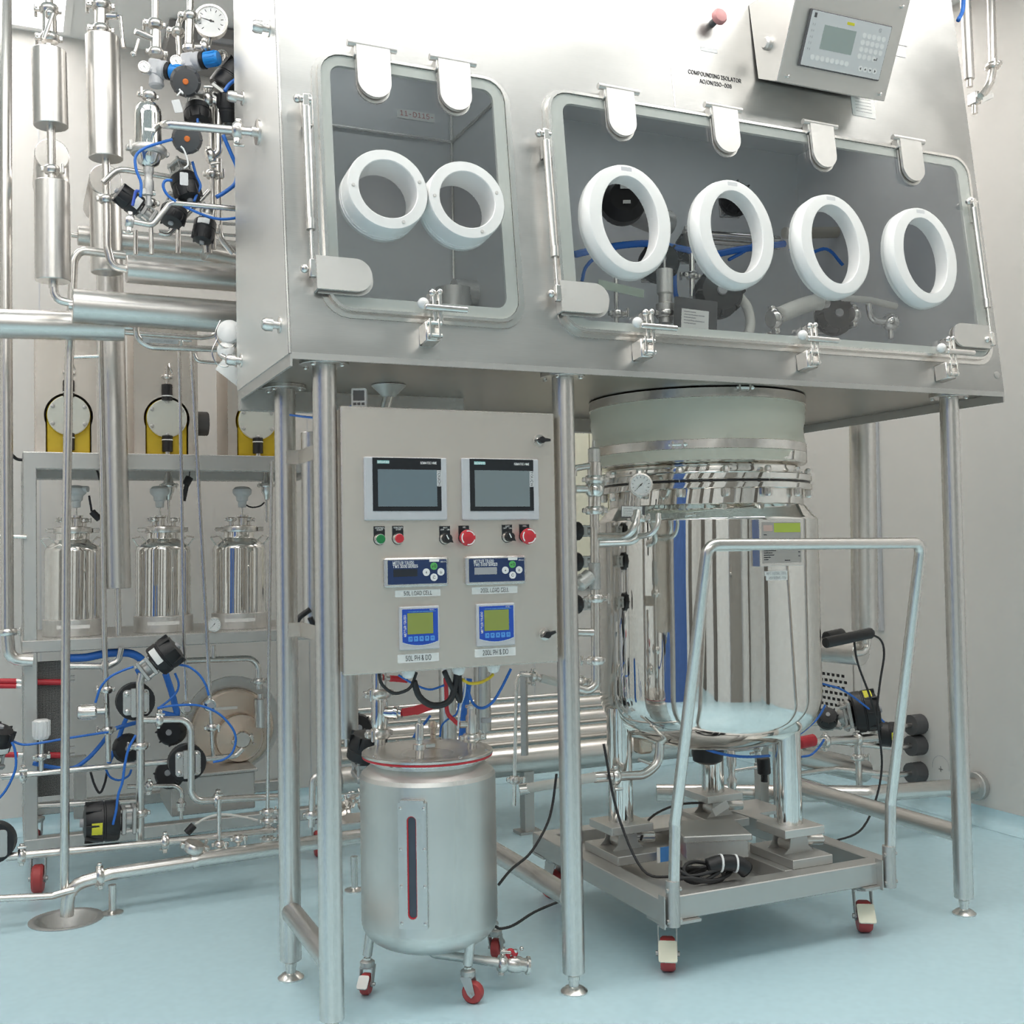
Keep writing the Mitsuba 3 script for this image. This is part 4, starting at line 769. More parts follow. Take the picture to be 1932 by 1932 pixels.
add('top_beam', cat(bx(SL, SR_, SF, SF + .05, 1.522, 1.584, .003), bx(SL, SL + .047, SF, SB, 1.522, 1.584, .003), bx(SR_ - .047, SR_, SF, SB, 1.522, 1.584, .003), bx(SL, SR_, SB - .05, SB, 1.522, 1.584, .003)), FRAME, SK, smooth=False)
add('pump_deck', bx(SL + .01, SR_ - .01, SF + .05, SB - .02, 1.578, 1.583), FRAME, SK, smooth=False)
add('shelf_beam', cat(bx(SL - .006, SR_, SF - .004, SF + .05, .858, .902, .003), bx(SL - .006, SL + .05, SF, SB, .858, .902, .003), bx(SR_ - .05, SR_, SF, SB, .858, .902, .003)), FRAME, SK, smooth=False)
add('shelf', bx(SL + .02, SR_ - .02, SF + .05, SB - .03, .894, .902), FRAME, SK, smooth=False)
add('bottom_beam', cat(bx(SL, SR_, SF - .002, SF + .05, .148, .193, .003), bx(SL, SL + .05, SF, SB, .148, .193, .003), bx(SL, SR_, SB - .05, SB, .148, .193, .003)), FRAME, SK, smooth=False)
for x, y in ((SL + .05, SF + .03), (SR_ - .06, SF + .03), (SL + .05, SB - .06), (SR_ - .06, SB - .06)): caster(SK, (x, y), .148, .05, .038, (.15, 1))
add('mesh_guard', bx(SL + .047, SL + .047 + .098, SF + .06, SF + .064, .33, .82), MESH, SK, smooth=False)
add('cross_brace', cat(bx(-.50, -.455, 1.9, 1.95, .193, .40), bx(SL + .05, -.455, 1.9, 1.95, .38, .43)), FRAME, SK, smooth=False)
# pump hoods, pumps
HOODS = []
for i, (l, r, t) in enumerate(((67, 183, 640), (253, 374, 640), (430, 546, 640))):
    a, b = at(l, 850, Y=1.88)[0], at(r, 850, Y=1.88)[0]; c = at((130, 316, 487)[i], (788, 793, 800)[i], Y=1.86); FH = Fr((0, 1.88, 0), X_, Z_)
    k = thing('pump_hood', 'upright steel hood around the ' + ('leftmost' if i == 0 else 'middle' if i == 1 else 'rightmost') + ' yellow dosing pump on the skid top', 'hood', 'pump hoods')
    op = unary_union([Point(c[0], 1.745).buffer(.088), sbox(c[0] - .082, 1.58, c[0] + .082, 1.745)])
    add('front_plate', FH.slab(sbox(a, 1.585, b, 2.12).difference(op), -.002, .002), CABST, k, smooth=False)
    add('casing', cat(bx(a, a + .003, 1.882, 2.14, 1.585, 2.12), bx(b - .003, b, 1.882, 2.14, 1.585, 2.12), bx(a, b, 2.137, 2.14, 1.585, 2.12), bx(a, b, 1.88, 2.14, 2.117, 2.12)), CABST, k, smooth=False)
    if i == 1: add('side_knob', cyl((b, 1.98, 1.74), (b + .055, 1.98, 1.74), .05, n=20, bev=.004), DGREY, k, 'dark round side knob')
    p = V(c[0], 1.87, 1.746)
    k = thing('dosing_pump', ('leftmost' if i == 0 else 'middle' if i == 1 else 'rightmost') + ' of the yellow dosing pumps with round white bolted heads', 'pump', 'dosing pumps')
    add('body', cat(lathe([(.078, .0), (.08, .004), (.08, .10), (.07, .105)], p + Y_ * .012, Y_, 36), bx(p[0] - .078, p[0] + .078, 1.885, 1.985, 1.60, 1.74, .004), bx(p[0] - .085, p[0] + .085, 1.87, 1.99, 1.586, 1.603, .003)), YELLOW, k)
    h = add('head', lathe([(.077, .014), (.077, .0), (.074, -.003), (0, -.003)], p, Y_, 40), TEFLON, k)
    for j in range(6): add('head_bolt', lathe([(.008, 0), (.008, .004), (.005, .006)], p + V(math.cos(math.radians(30 + 60 * j)), 0, math.sin(math.radians(30 + 60 * j))) * .066 - Y_ * .003, -Y_, 8), CAST, h)
    for z0, z1, zr in ((.07, .135, .085), (-.135, -.07, -.09)):
        kk = add('union', cyl(p + V(0, -.0, z0), p + V(0, 0, z1), .021, n=16, bev=.002), BLACK, k, 'black pipe union'); add('union_ring', ring(p + V(0, 0, zr), Z_, .0, .0225, .005, 16), WHITE, kk)
    add('discharge_line', cat(tube([p + V(0, 0, .13), p + V(0, 0, .17), p + V(.0, 0, .21)], .006, n=8), clampm(p + V(0, 0, .165), Z_, .007, X_, .7), tube([p + V(.03, .02, .165), p + V(.012, 0, .20), p + V(.012, .06, .30)], .005, n=8)), PIPE, k)
    add('suction_stem', lathe([(.012, -.19), (.012, -.135), (.016, -.135)][::-1] if False else [(.0105, -.20), (.0105, -.135)], p, Z_, 14), PIPE, k)
# dosing vessels
for i, (px, rb) in enumerate(((138, .104), (308, .106), (452, .106))):
    x = at(px, 1100, Y=1.85)[0]; b = V(x, 1.85, 0)
    k = thing('dosing_vessel', ('leftmost' if i == 0 else 'middle' if i == 1 else 'rightmost') + ' of the mirror-polished dosing vessels on the skid shelf', 'vessel', 'dosing vessels on the skid shelf')
    add('body', lathe([(rb - .002, .965), (rb - .002, 1.22), (rb - .01, 1.24), (rb - .03, 1.254), (.064, 1.263), (.060, 1.268), (.060, 1.292), (.0, 1.293)], b, Z_, 48), MIRROR, k)
    add('base_ring', lathe([(rb + .006, .903), (rb + .006, .964), (rb, .966), (rb - .02, .966)], b, Z_, 48), SATIN, k, 'satin base ring')
    add('clamp_ring', cat(lathe([(.058, 1.288), (.070, 1.290), (.073, 1.30), (.070, 1.312), (.05, 1.316), (0, 1.317)], b, Z_, 36), box(b + V(-.082, -.02, 1.30), (.03, .016, .016), None, .002), box(b + V(.082, -.02, 1.30), (.024, .016, .018), None, .002), cyl(b + V(-.09, -.03, 1.30), b + V(-.09, .02, 1.30), .004, n=8)), PIPE, k)
    nz = b + V(.012 if i != 1 else -.012, -.01, 1.316)
    add('nozzle', cat(lathe([(.018, 0), (.018, .03), (.024, .034), (.024, .042), (.004, .043), (.004, .075)], nz, Z_, 20), lathe([(.010, 0), (.010, .02), (.014, .022), (.014, .03)], b + V(-.035, -.02, 1.316), Z_, 14), lathe([(.010, 0), (.010, .02), (.014, .022), (.014, .03)], b + V(.04, .01, 1.316), Z_, 14), clampm(b + V(-.035, -.02, 1.34), Z_, .010, V(-1, -.3, 0), .7), clampm(b + V(.04, .01, 1.34), Z_, .010, V(1, -.2, 0), .7)), PIPE, k)
    add('probe_head', lathe([(.012, .072), (.016, .074), (.017, .096), (.023, .10), (.025, .116), (.036, .126), (.038, .136), (.037, .146), (.026, .155), (.01, .158)], nz, Z_, 24), ALU, k, 'grey probe head')
    if i == 0: add('probe_gland', cyl(nz + V(.02, -.015, .142), nz + V(.04, -.03, .142), .012, n=12), ALU, k)
    for s in (-1, 1):
        add('lift_handle', tube([b + V(s * (rb - .012), -.01, 1.236), b + V(s * (rb + .012), -.02, 1.27), b + V(s * (rb - .02), -.04, 1.274), b + V(s * (rb - .04), -.04, 1.252)], .0028, .004, 6), PIPE, k)
    n = unit(V(CAM[0] - x, CAM[1] - 1.85, 0)); t = V(-n[1], n[0], 0); an = np.linspace(-.55, .55, 9); v, f = [], []
    for a_ in an: q = b + (n * math.cos(a_) + t * math.sin(a_)) * (rb + .0068); v += [q + Z_ * .932, q + Z_ * .946]
    for j in range(8): f += [[2 * j, 2 * j + 2, 2 * j + 3], [2 * j, 2 * j + 3, 2 * j + 1]]
    add('name_strip', M(v, f), PAPER, k, smooth=True)
    # check valve above the vessel
    if i > 0:
        c = at((318, 503)[i - 1], 930, Y=1.85); kk = thing('check_valve', 'polished check valve stack above the ' + ('middle' if i == 1 else 'rightmost') + ' dosing vessel', 'valve')
        add('body', lathe([(.006, -.14), (.006, -.05), (.010, -.047), (.014, -.03), (.022, -.015), (.022, .002), (.024, .004), (.024, .018), (.020, .02), (.012, .05), (.012, .062), (.008, .064), (.008, .08), (.022, .082), (.022, .086), (.0105, .088), (.0105, .11)], c + Z_ * .02, Z_, 20), PIPE, kk)
        add('clamp', clampm(c + Z_ * .03, Z_, .02, -X_ if i == 2 else X_, .7), PIPE, kk)
add_k = one('cable_connector', cat(cyl(at(173, 965, Y=1.8), at(188, 980, Y=1.8), .013, n=12, bev=.002), cyl(at(168, 935, Y=1.8), at(173, 965, Y=1.8), .004, n=8)), BLACK, 'black cable connector hanging beside the leftmost probe head', 'connector')
one('cable_connector', cat(cyl(at(350, 915, Y=1.8), at(358, 900, Y=1.8), .015, n=12, bev=.002), cyl(at(346, 945, Y=1.8), at(353, 912, Y=1.8), .009, n=10), cyl(at(357, 900, Y=1.8), at(360, 870, Y=1.8), .002, n=6)), BLACK, 'black cable connector hanging beside the middle check valve', 'connector')
hose('black cable arching between the rightmost probe head and its check valve', [at(459, 950, Y=1.85), at(474, 957, Y=1.85), at(490, 955, Y=1.85), at(499, 948, Y=1.85)], .003, RUBBER, 'cable', 'cable')
hose('black cable hanging from the skid top beam beside the tall insulated pipe', [at(178, 880, Y=1.75), at(184, 890, Y=1.72), at(188, 905, Y=1.7)], .004, RUBBER, 'cable', 'cable')
hose('black cable between the far left pipe and the skid frame', [at(22, 858, Y=1.66), at(32, 866, Y=1.68), at(46, 868, Y=1.68)], .006, RUBBER, 'cable', 'cable')
gauge('pressure_gauge', 'small round white pressure gauge on the skid shelf between two dosing vessels', at(404, 1178, Y=1.64), unit(CAM - at(404, 1178, Y=1.64)), .026, angle=-130)
# ------------------------------------------------------------------ skid pipework
def PP(l, y): return [at(a, b, Y=(c[0] if c else y)) for a, b, *c in l]
pipe('tall thin steel pipe at the front left, running down into the floor drain', PP([(237, 482), (150, 472), (139, 492), (130, 690), (125, 1000), (122, 1600), (121, 1690)], 1.29), .0145, rad=.05, n=14)
pipe('thin upright pipe just left of the tall insulated pipe, with clamps', PP([(187, 640), (193, 900), (197, 1200), (205, 1437)], 1.52), .0095, [(2, .43, -X_, .8), (2, .75, V(-1, -.2, 0), .8)])
pipe('hair-thin upright pipe in front of the middle dosing vessel', PP([(338, 662), (342, 900), (347, 1210), (352, 1325)], 1.5), .0062, n=8)
pipe('hair-thin slanting pipe right of the middle dosing vessel', PP([(360, 655), (372, 870), (391, 1210), (402, 1427)], 1.5), .0068, [(2, .75, V(1, -.2, 0), .6)], n=8)
pipe('thin upright pipe beside the isolator back leg', PP([(513, 870), (508, 1180), (505, 1540)], 1.4), .0066, n=8)
clad('tall thick insulated pipe standing in front of the skid between two dosing vessels', at(222, 1110, Y=1.55), at(206, 480, Y=1.55), .047, (.17, .0), .0105)
pipe('short pipe elbow under the skid shelf below the tall insulated pipe', PP([(229, 1222), (224, 1246), (205, 1257), (130, 1257)], 1.62), .011, [(2, .1)])
for px, py in ((352, 1336), (395, 1330)):
    q = at(px, py, Y=1.48); k = thing('flow_sight', 'round chrome flow sight at the end of the ' + ('hair-thin upright' if px < 380 else 'hair-thin slanting') + ' pipe', 'flow sight')
    add('body', cat(ball(q, .024, 16), ring(q - Y_ * .02, Y_, .0, .022, .006, 20)), MIRROR, k); add('window', ring(q - Y_ * .0245, Y_, 0, .012, .004, 16), GREY, k)
V1 = at(265, 1288, Y=1.42)
pipe('upright process pipe with branches at the centre of the skid front', PP([(268, 1270), (264, 1292), (265, 1440), (264, 1592)], 1.42), .0142, [(1, .78, V(-1, -.3, 0)), (2, .62, V(-1, 0, 0), .8)])
pipe('process pipe branch bending down from the upright pipe and out to the right', PP([(270, 1358), (360, 1357), (361, 1513), (440, 1507), (524, 1503)], 1.42), .0125, [(0, .33, V(0, -.3, 1)), (3, -.35, V(0, -.3, 1))], rad=.045)
pipe('horizontal process pipe running across the skid at mid height', PP([(2, 1466), (240, 1443), (395, 1431), (445, 1426), (458, 1412)], 1.57), .0105, [(0, .17, V(0, -.3, 1))])
pipe('long bright pipe running low across the front of the skid', PP([(12, 1617), (265, 1593), (512, 1568)], 1.36), .0135, [(0, .11, Z_, .9), (1, .18, -Z_, 1)])
pipe('floor drain pipe rising from the drain and running along the floor', PP([(126, 1728), (130, 1672), (205, 1649), (365, 1624)], 1.285), .0215, [(2, -.1, -Z_, 1.0)], rad=.09, n=16)
pipe('wider drain header pipe running on behind the isolator legs', PP([(362, 1625), (372, 1622), (520, 1600), (690, 1576)], 1.285), .026, n=16)
pipe('thin floor pipe entering the drain pipe from the left', PP([(-12, 1696), (100, 1690), (140, 1678)], 1.26), .0115)
k = thing('floor_drain', 'round steel floor drain with a dished rim at the lower left', 'drain'); q = at(123, 1737, Z=0)
q = V(DRAIN[0], DRAIN[1], 0)
add('rim', lathe([(.096, -.003), (.096, .0), (.118, .0005), (.118, .003), (.108, .005), (.098, .0035), (.092, -.002), (.06, -.045), (.045, -.048), (.045, -.052), (.062, -.049), (.096, -.003)], q, Z_, 44), CAST, k)
add('bowl', lathe([(.05, -.049), (.035, -.052), (0, -.053)], q, Z_, 32), SATIN, k)
for px, py, l in ((212, 1725, 'left'), (669, 1682, 'small vessel')):
    f = at(px, py - 2, Z=0); one('pipe_support', cat(lathe([(.036, 0), (.036, .004), (.018, .007), (.012, .012), (.0115, .02), (.013, .095 if px < 300 else .12)], V(f[0], f[1], 0), Z_, 18)), PIPE, 'short round steel foot holding up the drain pipe ' + ('near the floor drain' if l == 'left' else 'just left of the small vessel'), 'pipe support')
for px, py0, py1, Y, n in ((413, 1508, 1603, 1.33, 'fourth'), (449, 1575, 1600, 1.32, 'short')):
    pipe(('short stub' if n == 'short' else 'slim upright pipe') + ' with a clamp joining the drain header', PP([(px, py0), (px + 1, py1)], Y), .0075, [(0, .3 if n == 'short' else .9, V(1, -.3, 0), .8)], n=10)
q = at(366, 1598, Y=1.29); k = thing('pipe_clamp', 'large hinged clamp joint standing on the drain pipe reducer', 'clamp'); add('ring', clampm(q, V(.35, -.2, 1), .022, V(1, 0, .2), 1.3), PIPE, k); add('stub', cyl(q, at(368, 1622, Y=1.285), .017, n=14), PIPE, k)
k = thing('clamp_stack', 'stack of clamped fittings at the bottom of the thin pipe beside the isolator back leg', 'pipe fitting'); q = at(505, 1532, Y=1.4)
for j in range(4): add('clamp', clampm(q - Z_ * (.0 + .033 * j), Z_, .012, V(1, -.2 - .2 * j, 0), .9), PIPE, k)
add('tube', cyl(q + Z_ * .01, q - Z_ * .13, .012, n=12), PIPE, k)
hose('white flexible tube arching low across the skid front', PP([(368, 1556), (390, 1543), (420, 1537), (455, 1541), (486, 1548)], 1.38), .005, HOSEW)
one('cable_connector', cyl(at(352, 1572, Y=1.38), at(366, 1557, Y=1.38), .014, n=12, bev=.002), BLACK, 'black plug at the left end of the white flexible tube', 'connector')
# valves
q = at(293, 1250, Y=1.42); ax = unit(V(.80, -.15, .60))
actuator('big tilted black valve actuator with a white strip below the skid shelf', q, ax, .058, .092, q - ax * .055, tag_dir=V(-.6, -1, .2))
for (px, py), t in (((257, 1325), 'upper'), ((355, 1441), 'lower')):
    c = at(px, py, Y=1.44); k = thing('diaphragm_valve', t + ' black round diaphragm valve seen from its square bolted steel plate', 'valve')
    add('cap', lathe([(.066, 0), (.066, .05), (.055, .07), (.0, .075)], c + Y_ * .012, Y_, 32), BLACK, k)
    F2 = Fr(c, X_, Z_); add('plate', cat(F2.slab(rrect(-.044, -.044, .044, .044, .012), -.012, .0), F2.slab(rrect(-.018, -.05, .018, .05, .004), 0, .018), F2.slab(rrect(.024, -.034, .036, .034, .004), 0, .014)), CAST, k)
    for sx in (-1, 1):
        for sz in (-1, 1): add('plate_bolt', cat(lathe([(.009, 0), (.009, .005), (.005, .007), (.004, .009)], F2.p(sx * .031, sz * .031, 0), F2.w, 10)), PIPE, k)
q = at(224, 1547, Y=1.40)
actuator('black valve actuator lying on its side with a yellow sticker', q, V(-1, 0, 0.02), .070, .115, q + X_ * .055, yellow=V(0, -1, -.15))
actuator('black valve actuator cut off by the left picture edge at pump height', at(-14, 1412, Y=1.5), V(.3, -.3, .9), .055, .08, at(-20, 1445, Y=1.5), tag_dir=V(.6, -1, 0))
c = at(-14, 1592, Y=1.33); k = thing('diaphragm_valve', 'black round diaphragm valve cut off by the left picture edge near the floor', 'valve')
add('cap', lathe([(.066, 0), (.066, .05), (.05, .07), (0, .075)], c, V(-.2, -1, 0) * -1, 30), BLACK, k); F2 = Fr(c, X_, Z_); add('plate', F2.slab(rrect(-.044, -.044, .044, .044, .012), -.002, .012), CAST, k)
for px, py, Y, d in ((240, 1411, 1.72, V(0, -1, .1)), (327, 1378, 1.8, V(-.5, -1, 0)), (322, 1462, 1.75, V(-.3, -.8, .3))):
    c = at(px, py, Y=Y); actuator({240: 'black round actuator half hidden behind the upright process pipe', 327: 'black actuator deep inside the skid behind the pipe elbow', 322: 'black actuator low inside the skid behind the lower diaphragm valve'}[px], c, d, .055, .05, c - d * .05)
k = thing('hand_knob', 'chrome ribbed hand knob sticking out left from the thin upright pipe', 'valve knob'); q = at(166, 1343, Y=1.5)
def knob(q, ax, k, s=1.0):
    x, y, z = basis(ax); add('knob', cat(lathe([(.02 * s, -.035 * s), (.024 * s, -.03 * s), (.026 * s, .022 * s), (.02 * s, .028 * s)], q, ax, 20), *[box(q + (x * math.cos(a) + y * math.sin(a)) * .0255 * s, (.004 * s, .005 * s, .048 * s), np.stack([x * math.cos(a) + y * math.sin(a), -x * math.sin(a) + y * math.cos(a), z], 1)) for a in np.arange(12) * math.pi / 6]), WHITE if s > 1.05 else PIPE, k)
knob(q, X_, k); add('stem', cat(cyl(q + X_ * .02, q + X_ * .065, .013, n=14), box(q + X_ * .06, (.008, .03, .05), None, .002)), PIPE, k)
k = thing('hand_knob', 'pale ribbed hand knob standing upright on the mid-height pipe at the far left', 'valve knob'); q = at(78, 1374, Y=1.57); knob(q, Z_, k, 1.1); add('stem', cat(cyl(q - Z_ * .03, at(78, 1458, Y=1.57), .009, n=12), clampm(at(77, 1428, Y=1.57), Z_, .010, X_, .9)), PIPE, k)
# centrifugal pump
k = thing('centrifugal_pump', 'large round centrifugal pump with warm-toned steel faces at the right of the skid', 'pump'); c = at(435, 1372, Y=2.0)
add('motor', cat(cyl(c + Y_ * .0, c + Y_ * .20, .15, n=36, bev=.01), bx(c[0] - .1, c[0] + .1, 2.115, 2.2, .194, c[2] - .1)), FRAME, k)
add('back_flange', lathe([(.195, -.03), (.195, -.015), (.19, -.01), (.1, -.008)], c + Z_ * .018 + X_ * .005, Y_, 48), FRAME, k)
add('casing', lathe([(.0, -.075), (.15, -.072), (.165, -.06), (.168, -.04), (.16, -.03)], c, Y_, 56), COPPER, k)
c2 = at(452, 1392, Y=1.9)
add('cover', lathe([(.0, -.025), (.03, -.025), (.084, -.012), (.094, -.012), (.097, -.006), (.097, .02)], c2, Y_, 48), COPPER, k)
add('inlet', cat(lathe([(.014, -.06), (.03, -.058), (.033, -.05), (.03, -.04), (.02, -.03), (.02, -.02)], c2, Y_, 24), clampm(c2 - Y_ * .05, Y_, .022, V(1, 0, .2), 1.0)), PIPE, k)
add('label_plate', box(c + V(-.03, -.076, .09), (.09, .002, .012), None), PAPER, k, smooth=False)
add('drain_stub', cat(cyl(c2 + V(-.01, -.0, -.10), c2 + V(-.01, 0, -.16), .012, n=12)), PIPE, k)
c3 = at(451, 1482, Y=1.88); k = thing('drain_valve', 'black round hand valve under the centrifugal pump', 'valve'); add('knob', cat(lathe([(.034, -.02), (.038, -.015), (.038, .015), (.034, .02)], c3, Y_, 20), box(c3 + Z_ * .035, (.05, .04, .03), None, .003)), BLACK, k); add('cap', ring(c3 - Y_ * .026, Y_, .02, .027, .006, 20), GREY, k)
pipe('steel pipe bending from under the skid shelf down to the centrifugal pump', PP([(345, 1247), (487, 1241), (489, 1300)], 1.8), .0115, [(1, .75, X_, .8)], rad=.05)
clad('short thick pipe jacket on the right side of the centrifugal pump', at(493, 1372, Y=1.85), at(491, 1318, Y=1.85), .026, (.0, .02), .012)
pipe('short pipe dropping from the shelf onto the pump pipe', PP([(402, 1218), (403, 1242)], 1.8), .010)
# dark gear box and low fittings
k = SK; add('pump_base', bx(-.16, .16, 1.75, 2.1, .195, .34, .004), FRAME, k, smooth=False); add('pump_base', bx(-.17, .17, 1.74, 2.11, .34, .352, .003), FRAME, k, smooth=False)
pipe('low pipe bending down inside the skid beside the pump base', PP([(240, 1484), (330, 1482), (343, 1492), (344, 1505)], 1.66), .008, [(0, .45, -Z_, .8)], rad=.03)
k = thing('needle_valve', 'small chrome needle valve standing in front of the pump base', 'valve'); q = at(342, 1520, Y=1.66); add('body', lathe([(.006, -.05), (.006, -.02), (.014, -.018), (.014, -.004), (.018, -.002), (.018, .012), (.012, .014), (.008, .03)], q, Z_, 16), PIPE, k)
pipe('bright pipe running behind the left skid post near the floor', PP([(70, 1520), (262, 1510)], 1.75), .012)
# red hoses left
for (a, b, c_), l in (((-14, 31, 1285), 'upper'), ((-14, 31, 1294), 'second'), ((66, 116, 1287), 'mesh'), ((-14, 34, 1424), 'lower'), ((94, 116, 1425), 'lower mesh')):
    Y = 1.70 if 'mesh' in l else 1.64
    k = thing('red_hose', {'upper': 'red hose at the left picture edge, topmost of the stacked pair', 'second': 'red hose at the left picture edge, lower one of the stacked pair', 'mesh': 'red hose in front of the dark mesh guard', 'lower': 'red hose at the left edge by the cut-off actuator', 'lower mesh': 'short red hose low in front of the dark mesh guard'}[l], 'hose')
    add('hose', cyl(at(a, c_, Y=Y), at(b, c_, Y=Y), .011 if 'mesh' in l else .0095, n=12), RED, k)
    if 'mesh' not in l: add('end_fitting', cyl(at(b - 1, c_, Y=Y), at(b + 9, c_, Y=Y), .0095, n=12), PIPE, k)
for py in (1277, 1285, 1410, 1423): one('pipe_bracket', bx(*[at(131, py, Y=1.75)[0] - .0, at(141, py, Y=1.75)[0]], 1.74, 1.76, at(135, py, Y=1.75)[2] - .004, at(135, py, Y=1.75)[2] + .004), FRAME, 'short steel rung right of the tall drain pipe, ' + {1277: 'topmost of the four', 1285: 'second of the four', 1410: 'third of the four', 1423: 'lowest of the four'}[py], 'bracket', smooth=False)
# blue air lines on the skid
B = [('blue air line arching from the tilted actuator down to the chrome hand knob', [(252, 1258), (232, 1265), (208, 1277), (190, 1297), (180, 1326)], 1.44, .0042),
     ('blue air line looping wide from the upright pipe around the pump inlet', [(297, 1336), (330, 1331), (375, 1331), (412, 1346), (437, 1372), (445, 1395), (438, 1420), (422, 1433), (402, 1438)], 1.38, .0042),
     ('blue air line arching from the tilted actuator to the slanting pipe', [(338, 1254), (356, 1258), (375, 1272), (388, 1292), (394, 1312)], 1.42, .0042),
     ('blue air line curling below the tilted actuator to the upright pipe', [(330, 1270), (337, 1290), (333, 1306), (318, 1322), (302, 1334)], 1.44, .004),
     ('blue air line hanging from the process pipe to the lying actuator', [(256, 1387), (243, 1412), (236, 1440), (231, 1475), (223, 1500), (219, 1530), (213, 1556)], 1.33, .0045),
     ('blue air line running left across the skid behind the tall drain pipe', [(205, 1381), (165, 1387), (120, 1394), (80, 1401), (45, 1405), (22, 1398)], 1.5, .0042),
     ('blue air line dropping past the left picture edge', [(22, 1400), (28, 1415), (30, 1445), (22, 1470), (8, 1495), (-8, 1512)], 1.45, .0042),
     ('bundle of blue air lines sweeping up from the mid-height pipe', [(62, 1440), (95, 1447), (135, 1450), (165, 1432), (190, 1405), (212, 1378), (240, 1368), (262, 1362)], 1.6, .0075),
     ('thick bundle of blue air lines tucked under the skid shelf', [(132, 1242), (165, 1240), (200, 1233), (240, 1232), (262, 1240), (275, 1255)], 1.68, .015),
     ('bundle of blue air lines hanging down behind the tilted actuator', [(312, 1270), (322, 1300), (330, 1330), (332, 1350), (300, 1345)], 1.62, .012),
     ('blue air line hanging in a loop below the mid-height pipe', [(200, 1452), (208, 1466), (225, 1472), (242, 1464), (248, 1452)], 1.6, .004),
     ('bundle of blue air lines rising behind the upright process pipe', [(205, 1440), (222, 1400), (232, 1370), (250, 1330), (268, 1290), (258, 1262)], 1.7, .008)]
for l, pts, Y, r in B: hose(l, PP(pts, Y), r)
hose('black cable hanging in a narrow loop below the mid-height pipe', PP([(171, 1457), (178, 1480), (188, 1496), (197, 1480), (202, 1457)], 1.62), .0042, RUBBER, 'cable', 'cable')
# ------------------------------------------------------------------ upper left: insulated pipes and instruments
def U(px, py, Y): return at(px, py, Y=Y)
pipe('steel pipe rising along the left picture edge with an elbow into the skid', PP([(10, -30), (11, 600), (14, 1195), (18, 1245), (62, 1246)], 1.62), .0215, [(1, .996, X_, .9)], rad=.10, n=18)
pipe('thin horizontal pipe from the left edge pipe to the skid frame', PP([(-14, 1012), (50, 1013)], 1.64), .0075, [(0, .35, -Z_, .7)])
YC = 1.0
clad('upper insulated jacket of the leftmost pipe column', U(96, 239, YC), U(92, 96, YC), .0515, (.02, .02), .013, group='insulated column jackets')
clad('lower insulated jacket of the leftmost pipe column', U(100, 531, YC), U(98, 344, YC), .0525, (.02, .02), .013, group='insulated column jackets')
pipe('bare pipe between the two insulated jackets of the leftmost column', PP([(96, 236), (98, 346)], YC), .0125, [(0, .77, V(1, 0, .1), .9)])
pipe('pipe elbow from the leftmost insulated column into the lower insulated pipe', PP([(100, 528), (104, 566), (138, 572)], YC), .0125, rad=.05)
pipe('pipe at the very top of the leftmost column', PP([(92, -30), (92, 18)], YC), .0125)
k = thing('ball_valve', 'clamped ball valve with a hanging steel lever above the leftmost insulated column', 'valve')
a, b = U(92, 18, YC), U(94, 72, YC); d = unit(b - a)
add('body', cat(lathe([(.014, 0), (.02, .006), (.022, .012), (.022, .08), (.018, .088), (.014, .095)], a, d, 24), cyl(a + d * .03, a + d * .03 - Y_ * .045, .011, n=14)), PIPE, k)
add('clamp', clampm(a, d, .016, V(-1, 0, .2), 1.1), PIPE, k); add('clamp', clampm(b, d, .016, V(-1, 0, -.1), 1.1), PIPE, k)
add('lever', cat(tube([a + d * .03 - Y_ * .045, a + d * .03 - Y_ * .052 + X_ * .01, a + d * .12 - Y_ * .06 - X_ * .02], .006, .01, 8), ball(a + d * .03 - Y_ * .045, .013, 12)), PIPE, k)
clad('long insulated jacket of the second pipe column', U(200, 300, YC), U(193, 70, YC), .0525, (.02, .02), .013, group='insulated column jackets')
pipe('bare pipe below the second insulated column bending right into the upper insulated pipe', PP([(200, 297), (203, 470), (212, 503), (240, 508)], YC), .0128, [(0, .46, V(1, 0, .1), .9)], rad=.06)
pipe('pipe at the very top of the second column', PP([(192, -30), (192, 10)], YC), .013)
k = thing('ball_valve', 'clamped ball valve with a long steel lever above the second insulated column', 'valve')
a, b = U(191, 10, YC), U(192, 56, YC); d = unit(b - a)
add('body', cat(lathe([(.014, 0), (.02, .006), (.021, .012), (.021, .07), (.016, .08)], a, d, 24), cyl(a + d * .035, a + d * .035 + V(.045, -.02, .0), .011, n=14)), PIPE, k)
add('clamp', clampm(a, d, .017, V(-1, 0, .1), 1.2), PIPE, k); add('clamp', clampm(b, d, .016, V(-1, 0, 0), 1.1), PIPE, k)
add('lever', cat(tube([a + d * .035 + V(.045, -.02, 0), a + d * .035 + V(.056, -.025, 0), U(233, 88, .97)], .0055, .01, 8), cyl(U(231, 76, .97), U(234, 90, .97), .008, n=10)), PIPE, k)
clad('upper horizontal insulated pipe running from the second column behind the isolator', U(238, 507, YC), U(238, 507, YC) + V(.75, 0, -.004), .0445, (.01, .0), .0125)
clad('lower horizontal insulated pipe running from the leftmost column behind the isolator', U(136, 577, YC), U(136, 577, YC) + V(.95, 0, -.004), .0535, (.01, .0), .0125)
clad('horizontal insulated pipe coming in from the left picture edge', U(-25, 610, 1.22), U(233, 617, 1.22), .0475, (.0, .05), .0115)
